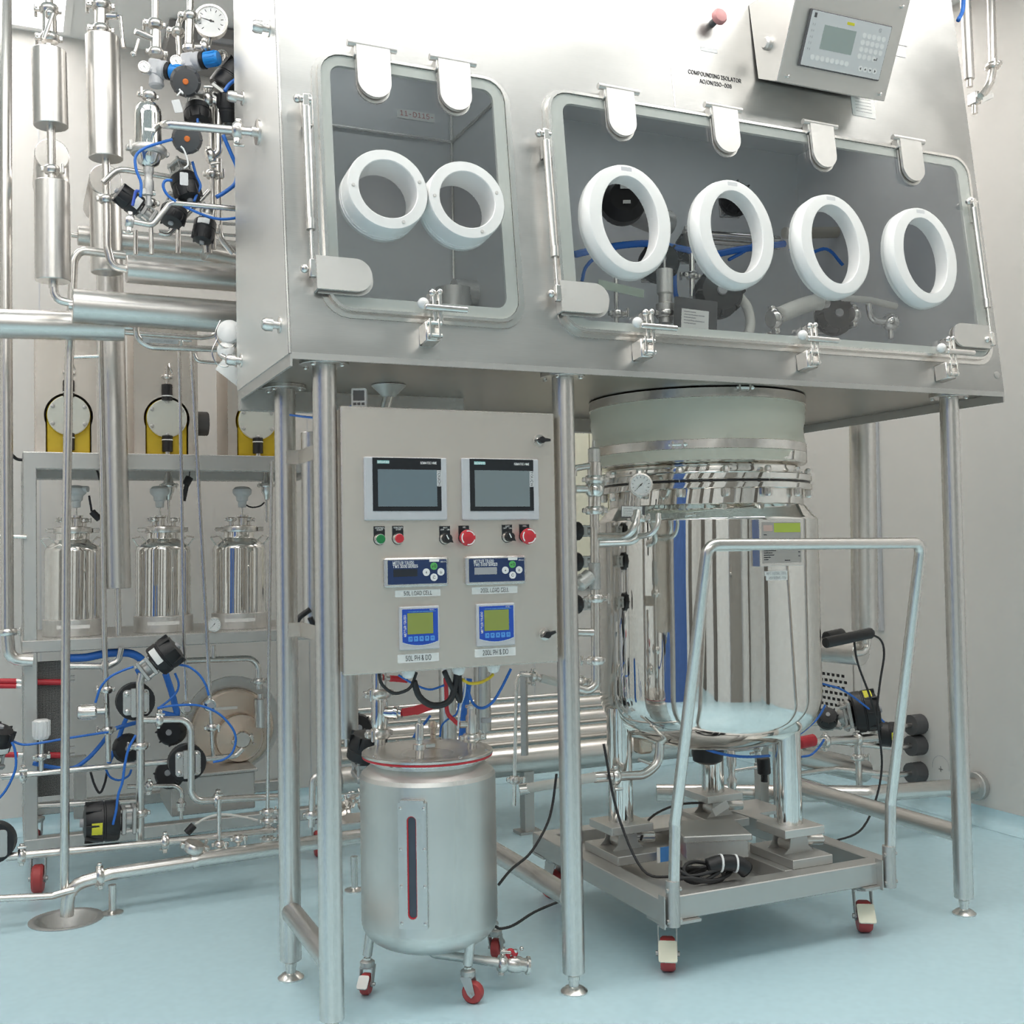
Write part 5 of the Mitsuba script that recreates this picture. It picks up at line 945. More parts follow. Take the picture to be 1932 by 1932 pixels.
# wall side jackets behind the columns
clad('insulated elbow jacket behind the leftmost column', U(100, 450, 1.42), U(97, 300, 1.42), .056, (.0, .0)); q = U(97, 302, 1.42)
k = [x for x in labels if x.startswith('insulated_pipe')][-1]; add('elbow_jacket', cat(cyl(q - Y_ * .058, q + Y_ * .3, .056, n=30, bev=.002)), CLAD, k)
clad('insulated elbow jacket behind the second column', U(202, 515, 1.40), U(197, 350, 1.40), .054, (.0, .0)); q = U(197, 348, 1.40)
k = [x for x in labels if x.startswith('insulated_pipe')][-1]; add('elbow_jacket', cat(cyl(q - Y_ * .056, q + Y_ * .3, .054, n=30, bev=.002)), CLAD, k)
clad('horizontal insulated pipe high behind the instrument cluster', U(146, 444, 1.5), U(146, 444, 1.5) + V(1.2, 0, -.004), .035, (.02, 0), .01)
clad('second horizontal insulated pipe just below and behind the first', U(225, 470, 1.56), U(225, 470, 1.56) + V(1.0, 0, -.004), .035, (0, 0), .01)
clad('insulated pipe stub ending in a round cap behind the cluster', U(385, 475, 1.46), U(385, 475, 1.46) + V(.5, .2, 0), .032, (0, 0))
# thin bends below the lower insulated pipe
pipe('thin steel pipe looping below the lower insulated pipe towards the sensor heads', PP([(256, 600), (258, 640), (285, 655), (412, 659)], 1.15), .0105, rad=.06)
pipe('thin straight pipe below the lower insulated pipe ending in a bright elbow', PP([(230, 627), (380, 637), (402, 634), (409, 625)], 1.22), .0085, rad=.03)
pipe('second thin straight pipe just under the first, above the name plate', PP([(255, 634), (362, 642)], 1.25), .0065)
pipe('thin pipe bending right behind the isolator side panel', PP([(366, 668), (372, 682), (424, 686)], 1.2), .006, rad=.03)
pipe('short horizontal rung between the drain pipe and the thin upright pipe', PP([(139, 674), (186, 672)], 1.4), .006, n=8)
k = thing('name_plate', 'long narrow name plate hung under the thin pipes', 'name plate'); q = U(304, 643, 1.14); Fq = Fr(q, X_, Z_)
add('plate', Fq.slab(rrect(-.058, -.009, .055, .008, .003), 0, .002), PAD, k, smooth=False); add('lettering', Fq.text('DOSING PUMP', .007, 0, -.005, .002, width=.075), GREY, k, smooth=False); add('clip', box(q + V(.065, .0, -.003), (.012, .01, .018), None, .002), PIPE, k)
# sensor heads beside the isolator
for (px, py), r, l in (((433, 627), .036, 'round white lidded sensor head beside the isolator, upper one'), ((427, 662), .026, 'smaller white sensor head with a chain, just below the larger one')):
    q = U(px, py, .66); ax = unit(V(-.35, -.9, .25)); k = thing('sensor_head', l, 'sensor')
    add('housing', lathe([(r * .6, -.06), (r * .8, -.05), (r * .95, -.02), (r, -.005)], q, ax, 28), ALU, k); add('lid', lathe([(r * 1.02, -.006), (r * 1.05, .002), (r * .98, .012), (r * .6, .02), (0, .022)], q, ax, 28), WHITE, k)
    add('gland', cyl(q + V(.0, .03, -.0), q + V(.03, .03, -.03), .012, n=12), PIPE, k)
    if r < .04: add('chain', hosem([q + V(-.03, -.02, .03), q + V(-.045, -.02, -.01), q + V(-.03, -.02, -.045), q + V(.0, -.02, -.05), q + V(.015, -.01, -.03)], .0022, 6), PIPE, k)
k = thing('cable_gland', 'grey angled cable gland and bolt at the isolator lower left edge', 'cable gland'); q = U(441, 682, .58); add('body', cat(cyl(q, q + V(.06, -.04, .0), .009, n=12), ball(q + V(.0, 0, 0), .013, 12), cyl(q + V(-.03, .03, .02), q, .008, n=10)), PIPE, k)
k = thing('paper_tag', 'white paper tag tilted at the isolator lower left corner', 'tag'); Fq = Fr(U(440, 706, .64), unit(V(.80, .0, -.60)), unit(V(.6, 0, .8))); add('sheet', Fq.slab(rrect(-.05, -.022, .05, .022), 0, .001), PAPER, k, smooth=False)
# ------------------------------------------------------------------ instrument cluster
YI = .74
pipe('upright pipe at the left of the instrument cluster, with clamps', PP([(293, -30), (293, 52)], YI), .0105, [(0, .92, V(-1, 0, .2), .8)])
k = thing('ball_valve', 'small polished ball valve with a lever to the left in the instrument cluster', 'valve'); a = U(294, 56, YI); add('body', cat(lathe([(.012, 0), (.016, .006), (.016, .058), (.012, .064)], a, -Z_, 20), cyl(a - Z_ * .03, a - Z_ * .03 + V(-.062, -.02, .006), .010, n=12, bev=.002)), PIPE, k); add('clamp', clampm(a - Z_ * .07, Z_, .012, X_, .9), PIPE, k); add('lever', cat(tube([U(262, 74, .72), U(258, 88, .72), U(253, 103, .72)], .004, n=8), ball(U(252, 102, .72), .009, 10)), PIPE, k)
pipe('upright pipe at the right of the instrument cluster top', PP([(359, -30), (359, 34)], YI), .0105, [(0, .95, V(-1, 0, .1), .9)])
k = thing('pipe_tee', 'polished pipe tee hanging under the right upright pipe of the cluster', 'pipe fitting'); add('body', cat(cyl(U(358, 36, YI), U(357, 92, YI), .0135, n=18), lathe([(.014, 0), (.02, .006), (.02, .016), (.014, .022)], U(357, 84, YI), -Z_, 18)), PIPE, k); add('clamp', clampm(U(385, 90, YI), X_, .011, -Z_, .9), PIPE, k); add('branch', cyl(U(360, 90, YI), U(395, 90, YI), .011, n=14), PIPE, k)
pipe('slim bent pipe behind the cluster tee', PP([(352, 26), (338, 40), (336, 62), (339, 105)], .80), .009, [(1, .95, -X_, .9)], rad=.03)
gauge('pressure_gauge', 'large round pressure gauge at the top of the instrument cluster', U(398, 40, YI), unit(CAM - U(398, 38, YI) + V(-.2, 0, .0)), .049, stem=U(393, 88, YI), angle=165)
pipe('hooked steel pipe at the upper right of the instrument cluster', PP([(406, 122), (408, 102), (424, 96), (427, 128)], .85), .009, rad=.03)
for (gx, gy), (bx_, by_), (kx, ky), l in (((272, 126), (295, 130), (325, 135), 'left'), ((332, 115), (358, 118), (388, 113), 'right')):
    k = thing('pressure_regulator', 'air pressure regulator with ribbed blue knob and white gauge, ' + l + ' of the two', 'regulator'); g, bb, kn = U(gx, gy, YI - .05), U(bx_, by_, YI), U(kx, ky, YI - .03)
    ax = unit(kn - bb); add('body', cat(box(bb, (.045, .045, .05), np.stack([ax, *[unit(v) for v in (np.cross(Z_, ax), np.cross(ax, np.cross(Z_, ax)))]], 1), .006), lathe([(.024, .0), (.028, .01), (.028, .02), (.022, .026)], bb + ax * .012, ax, 24), lathe([(.02, 0), (.023, .03), (.018, .036)], bb - Z_ * .02, -Z_, 20), cyl(bb, g + Y_ * .03, .010, n=12)), LGREY, k)
    add('collar', lathe([(.026, .026), (.027, .03), (.027, .038), (.024, .04)], bb + ax * .012, ax, 24), BLACK, k)
    x, y, _ = basis(ax)
    add('knob', cat(lathe([(.0215, .038), (.0235, .042), (.0215, .085), (.019, .088), (0, .0885)], bb + ax * .008, ax, 24), *[box(bb + ax * .07 + (x * math.cos(t) + y * math.sin(t)) * .0215, (.004, .005, .036), np.stack([x * math.cos(t) + y * math.sin(t), -x * math.sin(t) + y * math.cos(t), ax], 1)) for t in np.arange(12) * math.pi / 6]), BLUEK, k, 'ribbed blue knob')
    gauge('gauge', None, g, unit(CAM - g), .0165, parent=k, angle=-50)
for (px, py), l in (((350, 154), 'upper'), ((353, 262), 'lower')):
    c = U(px, py, YI - .09); ax = unit(CAM - c + V(.0, 0, -.1)); c = c - ax * .05
    actuator('black knobbed actuator with an orange centre dot facing the camera, ' + l + ' of the pair', c, ax, .045, .055, c - ax * .05, m=DGREY, orange=True)
    t = thing('hanging_tag', 'small steel tag on a white loop below the ' + l + ' orange-dotted actuator', 'tag'); p = U(px - 12, py + 14, YI - .14); e = U(px - (16 if py < 200 else 6), py + (46 if py < 200 else 75), YI - .14)
    add('loop', hosem([p, p + V(.01, 0, -.012), e + V(.012, 0, .045), e + V(.0, 0, .03)], .0028, 6), WHITE, t, smooth=True); Fq = Fr(e, X_ + Z_ * (.3 if py < 200 else 0), Z_); add('plate', Fq.slab(rrect(-.012, -.02, .012, .018, .003), 0, .002), PAD, t, smooth=False)
for (px, py), ax, r, h, l in (((422, 172), V(.55, -.1, .8), .055, .10, 'upper one leaning to the isolator'), ((432, 232), V(-.1, -.3, 1), .042, .09, 'narrow one against the isolator edge'), ((372, 205), V(0, -.4, -.9), .042, .06, 'one hidden below the upper orange-dotted actuator'), ((345, 335), V(.2, -.3, -.9), .042, .08, 'one below the lower hanging tag'), ((262, 392), V(-.8, -.2, .5), .034, .075, 'tilted one with a white strip by the bent bracket pipe'), ((330, 395), V(-.3, -.3, -1), .04, .05, 'lower one behind the bent bracket pipe'), ((388, 418), V(-.2, -.2, -1), .034, .07, 'lowest one hanging by the isolator edge')):
    c = U(px, py, YI + .02); ax = unit(ax); actuator('black cluster valve actuator, ' + l, c, ax, r, h, c - ax * .05, tag_dir=V(-.3, -1, .2) if px in (262, 388) else None)
k = thing('filter_housing', 'polished dome-topped filter housing in the instrument cluster', 'filter housing'); t_, b_ = U(281, 192, YI - .06), U(280, 288, YI - .06); L = np.linalg.norm(t_ - b_); R = .0385
add('dome', lathe([(R, 0), (R, L * .72), (R * .95, L * .84), (R * .75, L * .94), (R * .3, L), (.008, L), (.008, L + .02)], b_, Z_, 36), MIRROR, k)
add('cap_fitting', cat(clampm(t_ + Z_ * .018, Z_, .011, V(-1, -.2, 0), .9), cyl(t_, t_ + Z_ * .03, .010, n=12)), PIPE, k); add('clamp_ring', cat(clampm(b_ + Z_ * .004, Z_, R + .002, V(-1, -.2, 0), 1.0)), SATIN, k)
add('bowl', lathe([(R * .35, -.045), (R * .8, -.032), (R * .98, -.008), (R, 0)], b_, Z_, 32), MIRROR, k); add('outlet', lathe([(.008, -.16), (.008, -.13), (.013, -.128), (.013, -.115), (.015, -.11), (.015, -.085), (.012, -.08), (.012, -.065), (.015, -.06), (.015, -.045)], b_, Z_, 18), CAST, k)
add('label_strip', box(b_ + V(.0, -R - .001, .055), (.03, .002, .009), None), PAPER, k, smooth=False)
k = thing('ball_valve', 'small ball valve with a blue lever under the filter housing', 'valve'); q = U(270, 362, YI - .06); add('body', cat(cyl(q, q + V(.035, 0, 0), .008, n=12), box(q, (.02, .02, .02), None, .003)), PIPE, k); add('lever', tube([q, U(256, 360, YI - .08), U(250, 388, YI - .08)], .0045, .008, 8), PHBLUE, k, 'blue lever')
pipe('thin pipe below the filter housing dropping to the insulated pipes', PP([(284, 380), (286, 480)], YI + .05), .0068, [(0, .03, -X_, .8)])
pipe('steel pipe loop bending down at the right of the cluster', PP([(388, 188), (412, 190), (413, 292), (390, 296)], YI), .0115, [(0, .15, Z_, .8), (2, .7, -Z_, .8)], rad=.045)
pipe('horizontal pipe from the filter housing through the isolator side panel', [U(308, 235, YI - .06), U(314, 235, .34), V(-.12, .253, 2.339)], .0115, [(1, .82, -Z_, 1.0)], rad=.02)
pipe('steel pipe behind the filter outlet running right', PP([(195, 345), (222, 318), (330, 336)], .95), .0095, rad=.05)
pipe('upright pipe at the right rear of the cluster', PP([(400, 190), (402, 470)], .86), .010, [(0, .5, X_, .8)])
pipe('second upright pipe behind the cluster bending right at its foot', PP([(412, 300), (414, 448), (440, 478)], .92), .0105, rad=.05)
pipe('thin upright pipe between cluster and insulated pipe', PP([(256, 435), (256, 480)], .95), .007); pipe('third thin upright pipe below the cluster', PP([(336, 405), (336, 478)], .95), .0085); pipe('thick short upright pipe at the right below the cluster', PP([(392, 430), (393, 478)], .86), .013, [(0, .1, X_, .8)])
pipe('bent bracket pipe climbing to the right in front of the cluster', PP([(243, 417), (288, 425), (322, 383), (470, 396)], .68), .0085, [(0, .03, -Z_, .9)], rad=.02)
pipe('slanting thin pipe behind the bent bracket pipe', PP([(300, 440), (318, 444), (395, 360)], .82), .007, rad=.02)
pipe('dark horizontal rail behind the cluster, upper one', PP([(310, 414), (470, 425)], 1.3), .006, m=FRAME); pipe('dark horizontal rail behind the cluster, lower one', PP([(300, 435), (470, 446)], 1.3), .006, m=FRAME)
for l, pts, Y, r in (('blue air line from the lower orange-dotted actuator around the filter housing', [(325, 263), (300, 270), (272, 280), (256, 295), (257, 320), (266, 345), (265, 372)], YI - .13, .0042),
                     ('blue air line curling at the lower centre of the cluster', [(325, 340), (312, 341), (308, 352), (316, 368), (332, 380)], YI - .1, .0042),
                     ('blue air line sagging right towards the isolator', [(345, 388), (375, 402), (405, 412), (432, 413), (460, 408)], YI - .06, .0042),
                     ('thick blue air line bundle bowing out beside the isolator edge', [(421, 255), (436, 290), (447, 318), (444, 345), (425, 362), (408, 372)], YI - .02, .0062),
                     ('blue air line at the top right of the cluster', [(424, 172), (432, 160), (445, 150), (456, 146)], YI - .06, .006),
                     ('blue air line dropping behind the lower orange-dotted actuator', [(363, 305), (370, 330), (378, 350), (372, 365), (366, 380)], YI - .02, .0042),
                     ('short blue air line between the two orange-dotted actuators', [(375, 200), (373, 215), (373, 235)], YI - .02, .0042)): hose(l, PP(pts, Y), r)
# dark duct behind the gauge
k = thing('wall_duct', 'grey square duct on the back wall above the instrument cluster', 'duct'); a, b = U(316, -40, 2.3), U(520, 92, 2.3); add('box', bx(a[0], b[0], 2.25, 2.6, U(312, 70, 2.25)[2], 3.54), plastic('duct', (.30, .285, .28), .3), k, smooth=False); add('rim', bx(a[0] + .12, b[0], 2.235, 2.25, U(400, 78, 2.24)[2], U(400, 78, 2.24)[2] + .02), GREY, k, smooth=False)
# ------------------------------------------------------------------ pipework left of the big vessel
XP = 1.0
Yv = .20
pipe('tall process pipe standing left of the mixing vessel', PP([(1122, 990), (1124, 1290), (1112, 1304), (1085, 1298)], Yv), .0135, [(0, .465, V(1, -.2, 0), .9), (0, .855, V(-1, -.2, 0), .9)], rad=.05)
k = thing('inlet_valve', 'stack of polished valve bodies and clamps above the process pipe beside the mixing vessel', 'valve'); q = U(1121, 850, Yv)
add('top_cylinder', lathe([(.018, -.035), (.0185, -.03), (.0185, .004), (.014, .008), (.004, .009), (.004, .03)], q, Z_, 24), SATIN, k)
add('bonnet', lathe([(.0215, -.075), (.022, -.055), (.021, -.036), (.0185, -.035)], q, Z_, 24), PIPE, k); add('yoke', lathe([(.016, -.105), (.016, -.076)], q, Z_, 18), CAST, k)
add('clamp', clampm(U(1122, 905, Yv), Z_, .018, V(1, -.3, 0), 1.0), PIPE, k); add('globe', cat(ball(U(1122, 923, Yv), .03, 18), cyl(U(1122, 923, Yv), U(1085, 923, Yv), .012, n=14)), MIRROR, k); add('tail', cyl(U(1122, 938, Yv), U(1122, 965, Yv), .019, n=18), MIRROR, k); add('clamp', clampm(U(1121, 963, Yv), Z_, .016, V(1, -.2, 0), 1.0), PIPE, k); add('arm', tube([U(1118, 878, Yv), U(1082, 884, Yv), U(1082, 898, Yv)], .010, .012, 10), PIPE, k); add('lower_tube', cyl(U(1121, 963, Yv), U(1122, 995, Yv), .0135, n=14), PIPE, k)
k = thing('angle_seat_valve', 'slanted angle seat valve on the process pipe beside the mixing vessel', 'valve'); q = U(1122, 1090, Yv)
add('body', cat(cyl(q - Z_ * .035, q + Z_ * .045, .018, n=18, bev=.002), cyl(q - Z_ * .005, q + V(-.055, -.01, .0), .014, n=14)), CAST, k); add('actuator', lathe([(.018, .02), (.022, .024), (.022, .07), (.016, .076), (.006, .078), (.006, .1)], q + Z_ * .02, V(-.8, -.15, -.55), 20), SATIN, k)
pipe('short pipe from the process pipe to the mixing vessel shoulder', PP([(1125, 1012, .2), (1185, 1012, .12), (1200, 990, .10), (1202, 965, .12)], .2), .0115, rad=.04)
pipe('curved pipe hugging the mixing vessel left shoulder', PP([(1205, 1012, .14), (1232, 1008, .10), (1243, 985, .09), (1242, 970, .10)], .12), .0085, rad=.05)
pipe('horizontal pipe stub left of the process pipe', PP([(1080, 1193), (1118, 1193)], Yv), .012)
for py, l in ((1002, 'upper'), (1060, 'middle'), (1140, 'lower')):
    c = U(1092, py, .42); actuator('dark actuator between the middle leg and the mixing vessel, ' + l + ' one', c, V(-1, -.1, 0), .03, .05, c + V(.06, 0, 0))
hose('black cable running down beside the middle isolator leg', [U(1076, 935, .25), U(1082, 955, .25), U(1081, 1000, .25), U(1080, 1050, .25)], .005, RUBBER, 'cable', 'cable')
pipe('thin pipe bundle foot between the middle leg and the vessel', PP([(1094, 1275), (1094, 1298)], .25), .012, [(0, .5, X_, .8)])
# under the vessel
pipe('curved outlet pipe under the mixing vessel running left', PP([(1245, 1385, .3), (1244, 1440, .3), (1215, 1462, .3), (1150, 1466, .3)], .3), .014, [(2, .85, -Z_, 1.1)], rad=.06, n=14)
k = thing('outlet_sensor', 'brass-brown boxed sensor under the mixing vessel', 'sensor'); q = U(1213, 1400, .42); add('box', box(q, (.05, .05, .07), None, .008), COPPER, k); add('bracket', cat(cyl(q + V(.04, 0, .02), q + V(.075, 0, .02), .02, n=16), tube([q + V(-.03, -.02, -.05), q + V(.02, -.03, -.07), q + V(.05, -.03, .03)], .005, n=8)), PIPE, k)
k = thing('white_hose', 'white flexible hose with steel ends running low behind the middle leg to the vessel outlet', 'hose'); add('hose', cyl(U(995, 1487, .42), U(1125, 1466, .31), .0155, n=16), HOSEW, k); add('end_fitting', cyl(U(980, 1490, .43), U(998, 1487, .42), .0175, n=16), PIPE, k); add('end_fitting', cyl(U(1120, 1467, .315), U(1155, 1464, .3), .0165, n=16), PIPE, k)
k = thing('white_hose', 'white braided hose high behind the middle leg under the control cabinet', 'hose'); add('hose', cyl(U(1020, 1279, .6), U(1062, 1290, .6), .014, n=14), HOSEW, k); add('end_fitting', cat(cyl(U(1003, 1274, .6), U(1022, 1280, .6), .010, n=12), clampm(U(1006, 1276, .6), X_, .010, -Z_, .8)), PIPE, k)
pipe('thin pipe dropping from the braided hose to the low white hose', PP([(1003, 1274), (978, 1272), (974, 1300), (970, 1520)], .6), .0062, [(2, .78, V(1, -.2, 0), .8)], rad=.015, n=8)
pipe('square support post behind the hoses', PP([(988, 1266), (990, 1425)], 1.5), .017, m=FRAME, n=4, name='support_post', category='post')
k = thing('valve_actuator', 'black dome actuator under the mixing vessel with a blue air line', 'valve'); q = U(1335, 1418, .5); add('cap', lathe([(.03, -.04), (.05, -.03), (.055, .0), (.05, .025), (.03, .035)], q, Z_, 24), BLACK, k); add('foot', lathe([(.04, 0), (.04, .09)], V(q[0], q[1], q[2] + .03), Z_, 20), MIRROR, k)
hose('blue air line sagging under the mixing vessel', [U(1308, 1400, .3), U(1330, 1413, .3), U(1370, 1424, .28), U(1410, 1428, .28), U(1452, 1426, .3)], .0045)
pipe('bright curved pipe under the right side of the mixing vessel', PP([(1355, 1393), (1375, 1410), (1418, 1408), (1452, 1400)], .42), .012, [(2, .3, -Z_, 1.0)], rad=.05)
k = thing('sampling_valve', 'small chrome sampling valve hanging behind the trolley under the vessel', 'valve'); q = U(1380, 1440, .75); add('body', lathe([(.012, -.1), (.018, -.08), (.018, -.06), (.012, -.05), (.012, -.02), (.018, -.01), (.018, .02), (.012, .05)], q, Z_, 18), PIPE, k); add('lever', cyl(q + V(0, 0, -.03), q + V(.12, -.02, -.02), .006, n=8), PIPE, k)
one('cable_plug', cat(cyl(U(1442, 1460, .6), U(1440, 1430, .6), .024, n=14, bev=.003), cyl(U(1442, 1475, .6), U(1442, 1458, .6), .012, n=12)), BLACK, 'black plug hanging behind the front right leg of the vessel', 'connector')
for (px, py, w, Y), l in (((1240, 1555, .16, .55), 'left'), ((1470, 1450, .12, .75), 'right')): pass
k = thing('step_plate', 'flat steel shelf plate behind the left leg of the mixing vessel', 'plate'); q = U(1268, 1553, .66); add('plate', box(q, (.26, .12, .01), None), SATIN, k, smooth=False); add('post', cyl(V(q[0] + .09, q[1], .2225), q, .008, n=8), FRAME, k)
k = thing('pipe_stand', 'thin square post with a shelf plate behind the front right vessel leg', 'stand'); q = U(1436, 1440, 1.0); add('post', bx(q[0] - .02, q[0] + .02, .98, 1.02, .0, q[2]), FRAME, k, smooth=False); q2 = U(1440, 1533, .82); add('plate', box(V(q2[0], .9, q2[2]), (.2, .2, .012), None), FRAME, k, smooth=False)
# ------------------------------------------------------------------ insulated pipes across the back
for i, (py, r, Y, l) in enumerate(((1340, .012, 2.2, 'thin dark uppermost'), (1362, .030, 1.95, 'second from the top'), (1394, .032, 1.9, 'middle'), (1428, .036, 1.85, 'fourth, thicker'), (1478, .055, 1.75, 'fifth, thickest'))):
    a = U(640, py + 4 - i * 2, Y); clad('insulated pipe running low along the back behind the cabinet, ' + l + ' one', a, V(2.7, Y, a[2]), r, (0, .0), r * .3)
a = U(690, 1540, 1.6); clad('lowest insulated pipe along the back on short posts', V(a[0], 1.6, .31), V(2.55, 1.6, .31), .055, (.03, .0))
for px in (995, 1440): q = U(px, 1545, 1.6); one('pipe_stand', cat(bx(q[0] - .022, q[0] + .022, 1.575, 1.625, 0, .26), bx(q[0] - .05, q[0] + .05, 1.56, 1.64, 0, .012)), FRAME, 'square steel stand under the lowest back pipe, ' + ('left one beside the middle leg' if px < 1200 else 'right one behind the vessel legs'), 'pipe stand', smooth=False)
actuator('black dome actuator left of the small vessel lid', U(690, 1432, .95), V(.1, -.2, 1), .066, .09, U(690, 1440, .95) - Z_ * .05)
actuator('dark actuator behind the tall transfer pipe of the small vessel', U(672, 1375, 1.3), V(-.1, -1, .2), .055, .06, U(672, 1375, 1.35))
k = thing('clamp_tray', 'small wire tray heaped with loose pipe clamps left of the small vessel', 'tray'); q = U(660, 1520, 1.0)
add('tray', cat(bx(q[0] - .06, q[0] + .1, .96, 1.1, q[2] - .055, q[2] - .05), cyl((q[0] - .06, .96, q[2] + .05), (q[0] + .1, .96, q[2] + .05), .003, n=6), cyl((q[0] - .06, .96, q[2] - .05), (q[0] - .06, .96, q[2] + .05), .003, n=6), cyl((q[0] + .1, .96, q[2] - .05), (q[0] + .1, .96, q[2] + .05), .003, n=6)), PIPE, k)
random.seed(8)
for j in range(7): add('loose_clamp', clampm(q + V(random.uniform(-.03, .06), random.uniform(.0, .06), random.uniform(-.03, .03)), V(random.uniform(-1, 1), random.uniform(-1, 1), random.uniform(-1, 1)), .010, None, .8), PIPE, k)
add('post', cyl((q[0] + .06, 1.03, 0.2), (q[0] + .06, 1.03, q[2] - .055), .012, n=10), PIPE, k)
pipe('short upright bent pipe just left of the front left leg', PP([(606, 1462), (590, 1468), (588, 1560)], 1.1), .012, [(1, .75, X_, .9)], rad=.02)
k = thing('red_valve_lever', 'dark red valve lever under the left end of the control cabinet', 'valve'); q = U(738, 1282, .3); add('lever', hosem([U(735, 1280, .3), U(752, 1281, .3), U(768, 1283, .3)], .009, 10), RED, k, smooth=True); add('shaft', cyl(U(728, 1280, .3), U(737, 1280, .3), .008, n=10), PIPE, k)
# pipes behind the cabinet, under the isolator
pipe('steel drain pipe with a clamp under the isolator, behind the cabinet top', PP([(733, 708), (733, 745), (722, 790)], .35), .015, [(0, .38, -X_, 1.0)], rad=.05)
k = thing('drain_cone', 'shallow round drain cone under the isolator pass box', 'drain'); q = U(733, 705, .35); add('cone', lathe([(.018, -.016), (.024, -.01), (.05, .016), (.05, .018)], V(q[0], .35, H - .019), Z_, 30), FRAME, k)
for px, Y, r, l in ((590, .9, .035, 'left'), (650, 1.1, .04, 'second'), (905, 1.0, .03, 'third')): clad('upright insulated pipe behind the control cabinet, ' + ('seen between the two left legs' if px == 590 else 'right of the front left leg' if px == 650 else 'below the right half of the cabinet'), V(U(px, 1000, Y)[0], Y, .55 if px != 590 else .97), V(U(px, 1000, Y)[0], Y, 1.60), r, (.03, 0), .012)
hose('black looped hose seen between the two left legs', PP([(585, 1150), (565, 1165), (560, 1180), (575, 1190), (590, 1180), (585, 1165)], .75), .009, BLACK)
hose('thin blue air line seen under the isolator between the left legs', PP([(566, 748), (575, 752), (590, 765)], .6), .007)
# ------------------------------------------------------------------ right side
clad('tall insulated pipe hanging from the isolator underside right of the mixing vessel', U(1632, 1190, .75), U(1627, 797, .75), .051, (.05, .0), .0135)
pipe('pipe and clamp from the isolator underside to the tall insulated pipe', PP([(1625, 748), (1627, 800)], .75), .0115, [(0, .45, X_, .9)])
pipe('elbow below the tall insulated pipe turning left', PP([(1638, 1200), (1636, 1230), (1612, 1233)], .75), .0135, rad=.05)
clad('horizontal insulated pipe stub behind the right side of the mixing vessel', U(1625, 1232, .77), U(1625, 1232, .77) + V(-.05, .40, 0), .05, (0, 0))
k = thing('inspection_lamp', 'black cylindrical lamp handle sticking out right of the mixing vessel', 'lamp'); a, b = U(1556, 1213, .52), U(1640, 1195, .52); add('handle', cat(cyl(a, b, .020, n=18, bev=.004), ball(b, .021, 12)), BLACK, k); add('head', cyl(U(1558, 1205, .56), U(1590, 1198, .56), .026, n=16, bev=.004), BLACK, k)
hose('thin black cable hanging from the lamp handle, left one', [U(1611, 1205, .55), U(1618, 1250, .55), U(1640, 1310, .55), U(1654, 1355, .55)], .004, RUBBER, 'cable', 'cable')
hose('thin black cable hanging from the lamp handle, right one reaching the floor', [U(1645, 1197, .55), U(1662, 1208, .55), U(1668, 1235, .55), U(1660, 1290, .55), U(1655, 1350, .55), U(1664, 1440, .6), U(1652, 1510, .6), U(1625, 1565, .6), U(1580, 1585, .6), U(1530, 1590, .6)], .004, RUBBER, 'cable', 'cable')
k = thing('return_grille', 'white perforated air return panel low on the wall behind the mixing vessel', 'grille'); g = U(1578, 1300, 2.05); gx = XR - .012
ga, gb = at(1603, 1262, X=XR), at(1603, 1345, X=XR); YA, YBx, GZ0, GZ1 = ga[1] - .03, ga[1] + .45, gb[2], ga[2]
hl_ = [sbox(YA + .04 + i * .036 + (.018 if j % 2 else 0), GZ0 + .02 + j * .030, YA + .065 + i * .036 + (.018 if j % 2 else 0), GZ0 + .035 + j * .030) for i in range(10) for j in range(int((GZ1 - GZ0 - .03) / .03))]
FG = Fr((XR - .006, 0, 0), -Y_, Z_)
add('panel', FG.slab(affinity.scale(sbox(YA, GZ0 - .03, YBx, GZ1 + .03), -1, 1, origin=(0, 0)).difference(affinity.scale(unary_union(hl_), -1, 1, origin=(0, 0))), .0, .004), WALL, k, smooth=False); add('backing', FG.slab(affinity.scale(sbox(YA + .01, GZ0 - .02, YBx - .01, GZ1 + .02), -1, 1, origin=(0, 0)), -.003, -.001), BLACK, k, smooth=False)
k = thing('wall_conduit', 'narrow grey conduit on the right wall beside the tall insulated pipe', 'conduit'); q = at(1663, 1190, X=XR); add('channel', bx(XR - .02, XR, q[1] - .02, q[1] + .02, q[2], 2.3, .002), LGREY, k, smooth=False)
actuator('big black actuator with a yellow sticker right of the mixing vessel', U(1608, 1345, 1.05), V(.75, -.5, .15), .088, .11, U(1590, 1352, 1.1), yellow=V(-.3, -.4, 1))
actuator('black actuator with a bright yellow band behind the trolley handle', U(1660, 1385, 1.2), V(.8, -.6, 0), .055, .09, U(1648, 1390, 1.25), yellow=V(.6, -1, 0))
pipe('clamped valve pipe with a wide body right of the mixing vessel', PP([(1498, 1405), (1560, 1398), (1655, 1391)], 1.0), .0165, [(0, .95, -Z_, 1.1), (1, .6, -Z_, 1.1)])
one('red_coupling', cyl(U(1507, 1402, .98), U(1536, 1396, .98), .025, n=18, bev=.003), RED, 'red pipe coupling just right of the front right vessel leg', 'coupling')
actuator('dark actuator lower right of the mixing vessel', U(1560, 1360, 1.15), V(-.4, -.6, .5), .045, .06, U(1575, 1365, 1.2))
clad('thick insulated pipe ending low right of the vessel', U(1500, 1424, 1.35), U(1632, 1455, 1.35), .052, (0, .02))
pipe('steel pipe bending from the valve pipe down and left along the floor', PP([(1618, 1400), (1622, 1502), (1600, 1500), (1500, 1470)], 1.0), .0135, [(0, .28, V(1, 0, .2), .9), (3, .6, Z_, .7)] if False else [(0, .28, V(1, 0, .2), .9)], rad=.05)
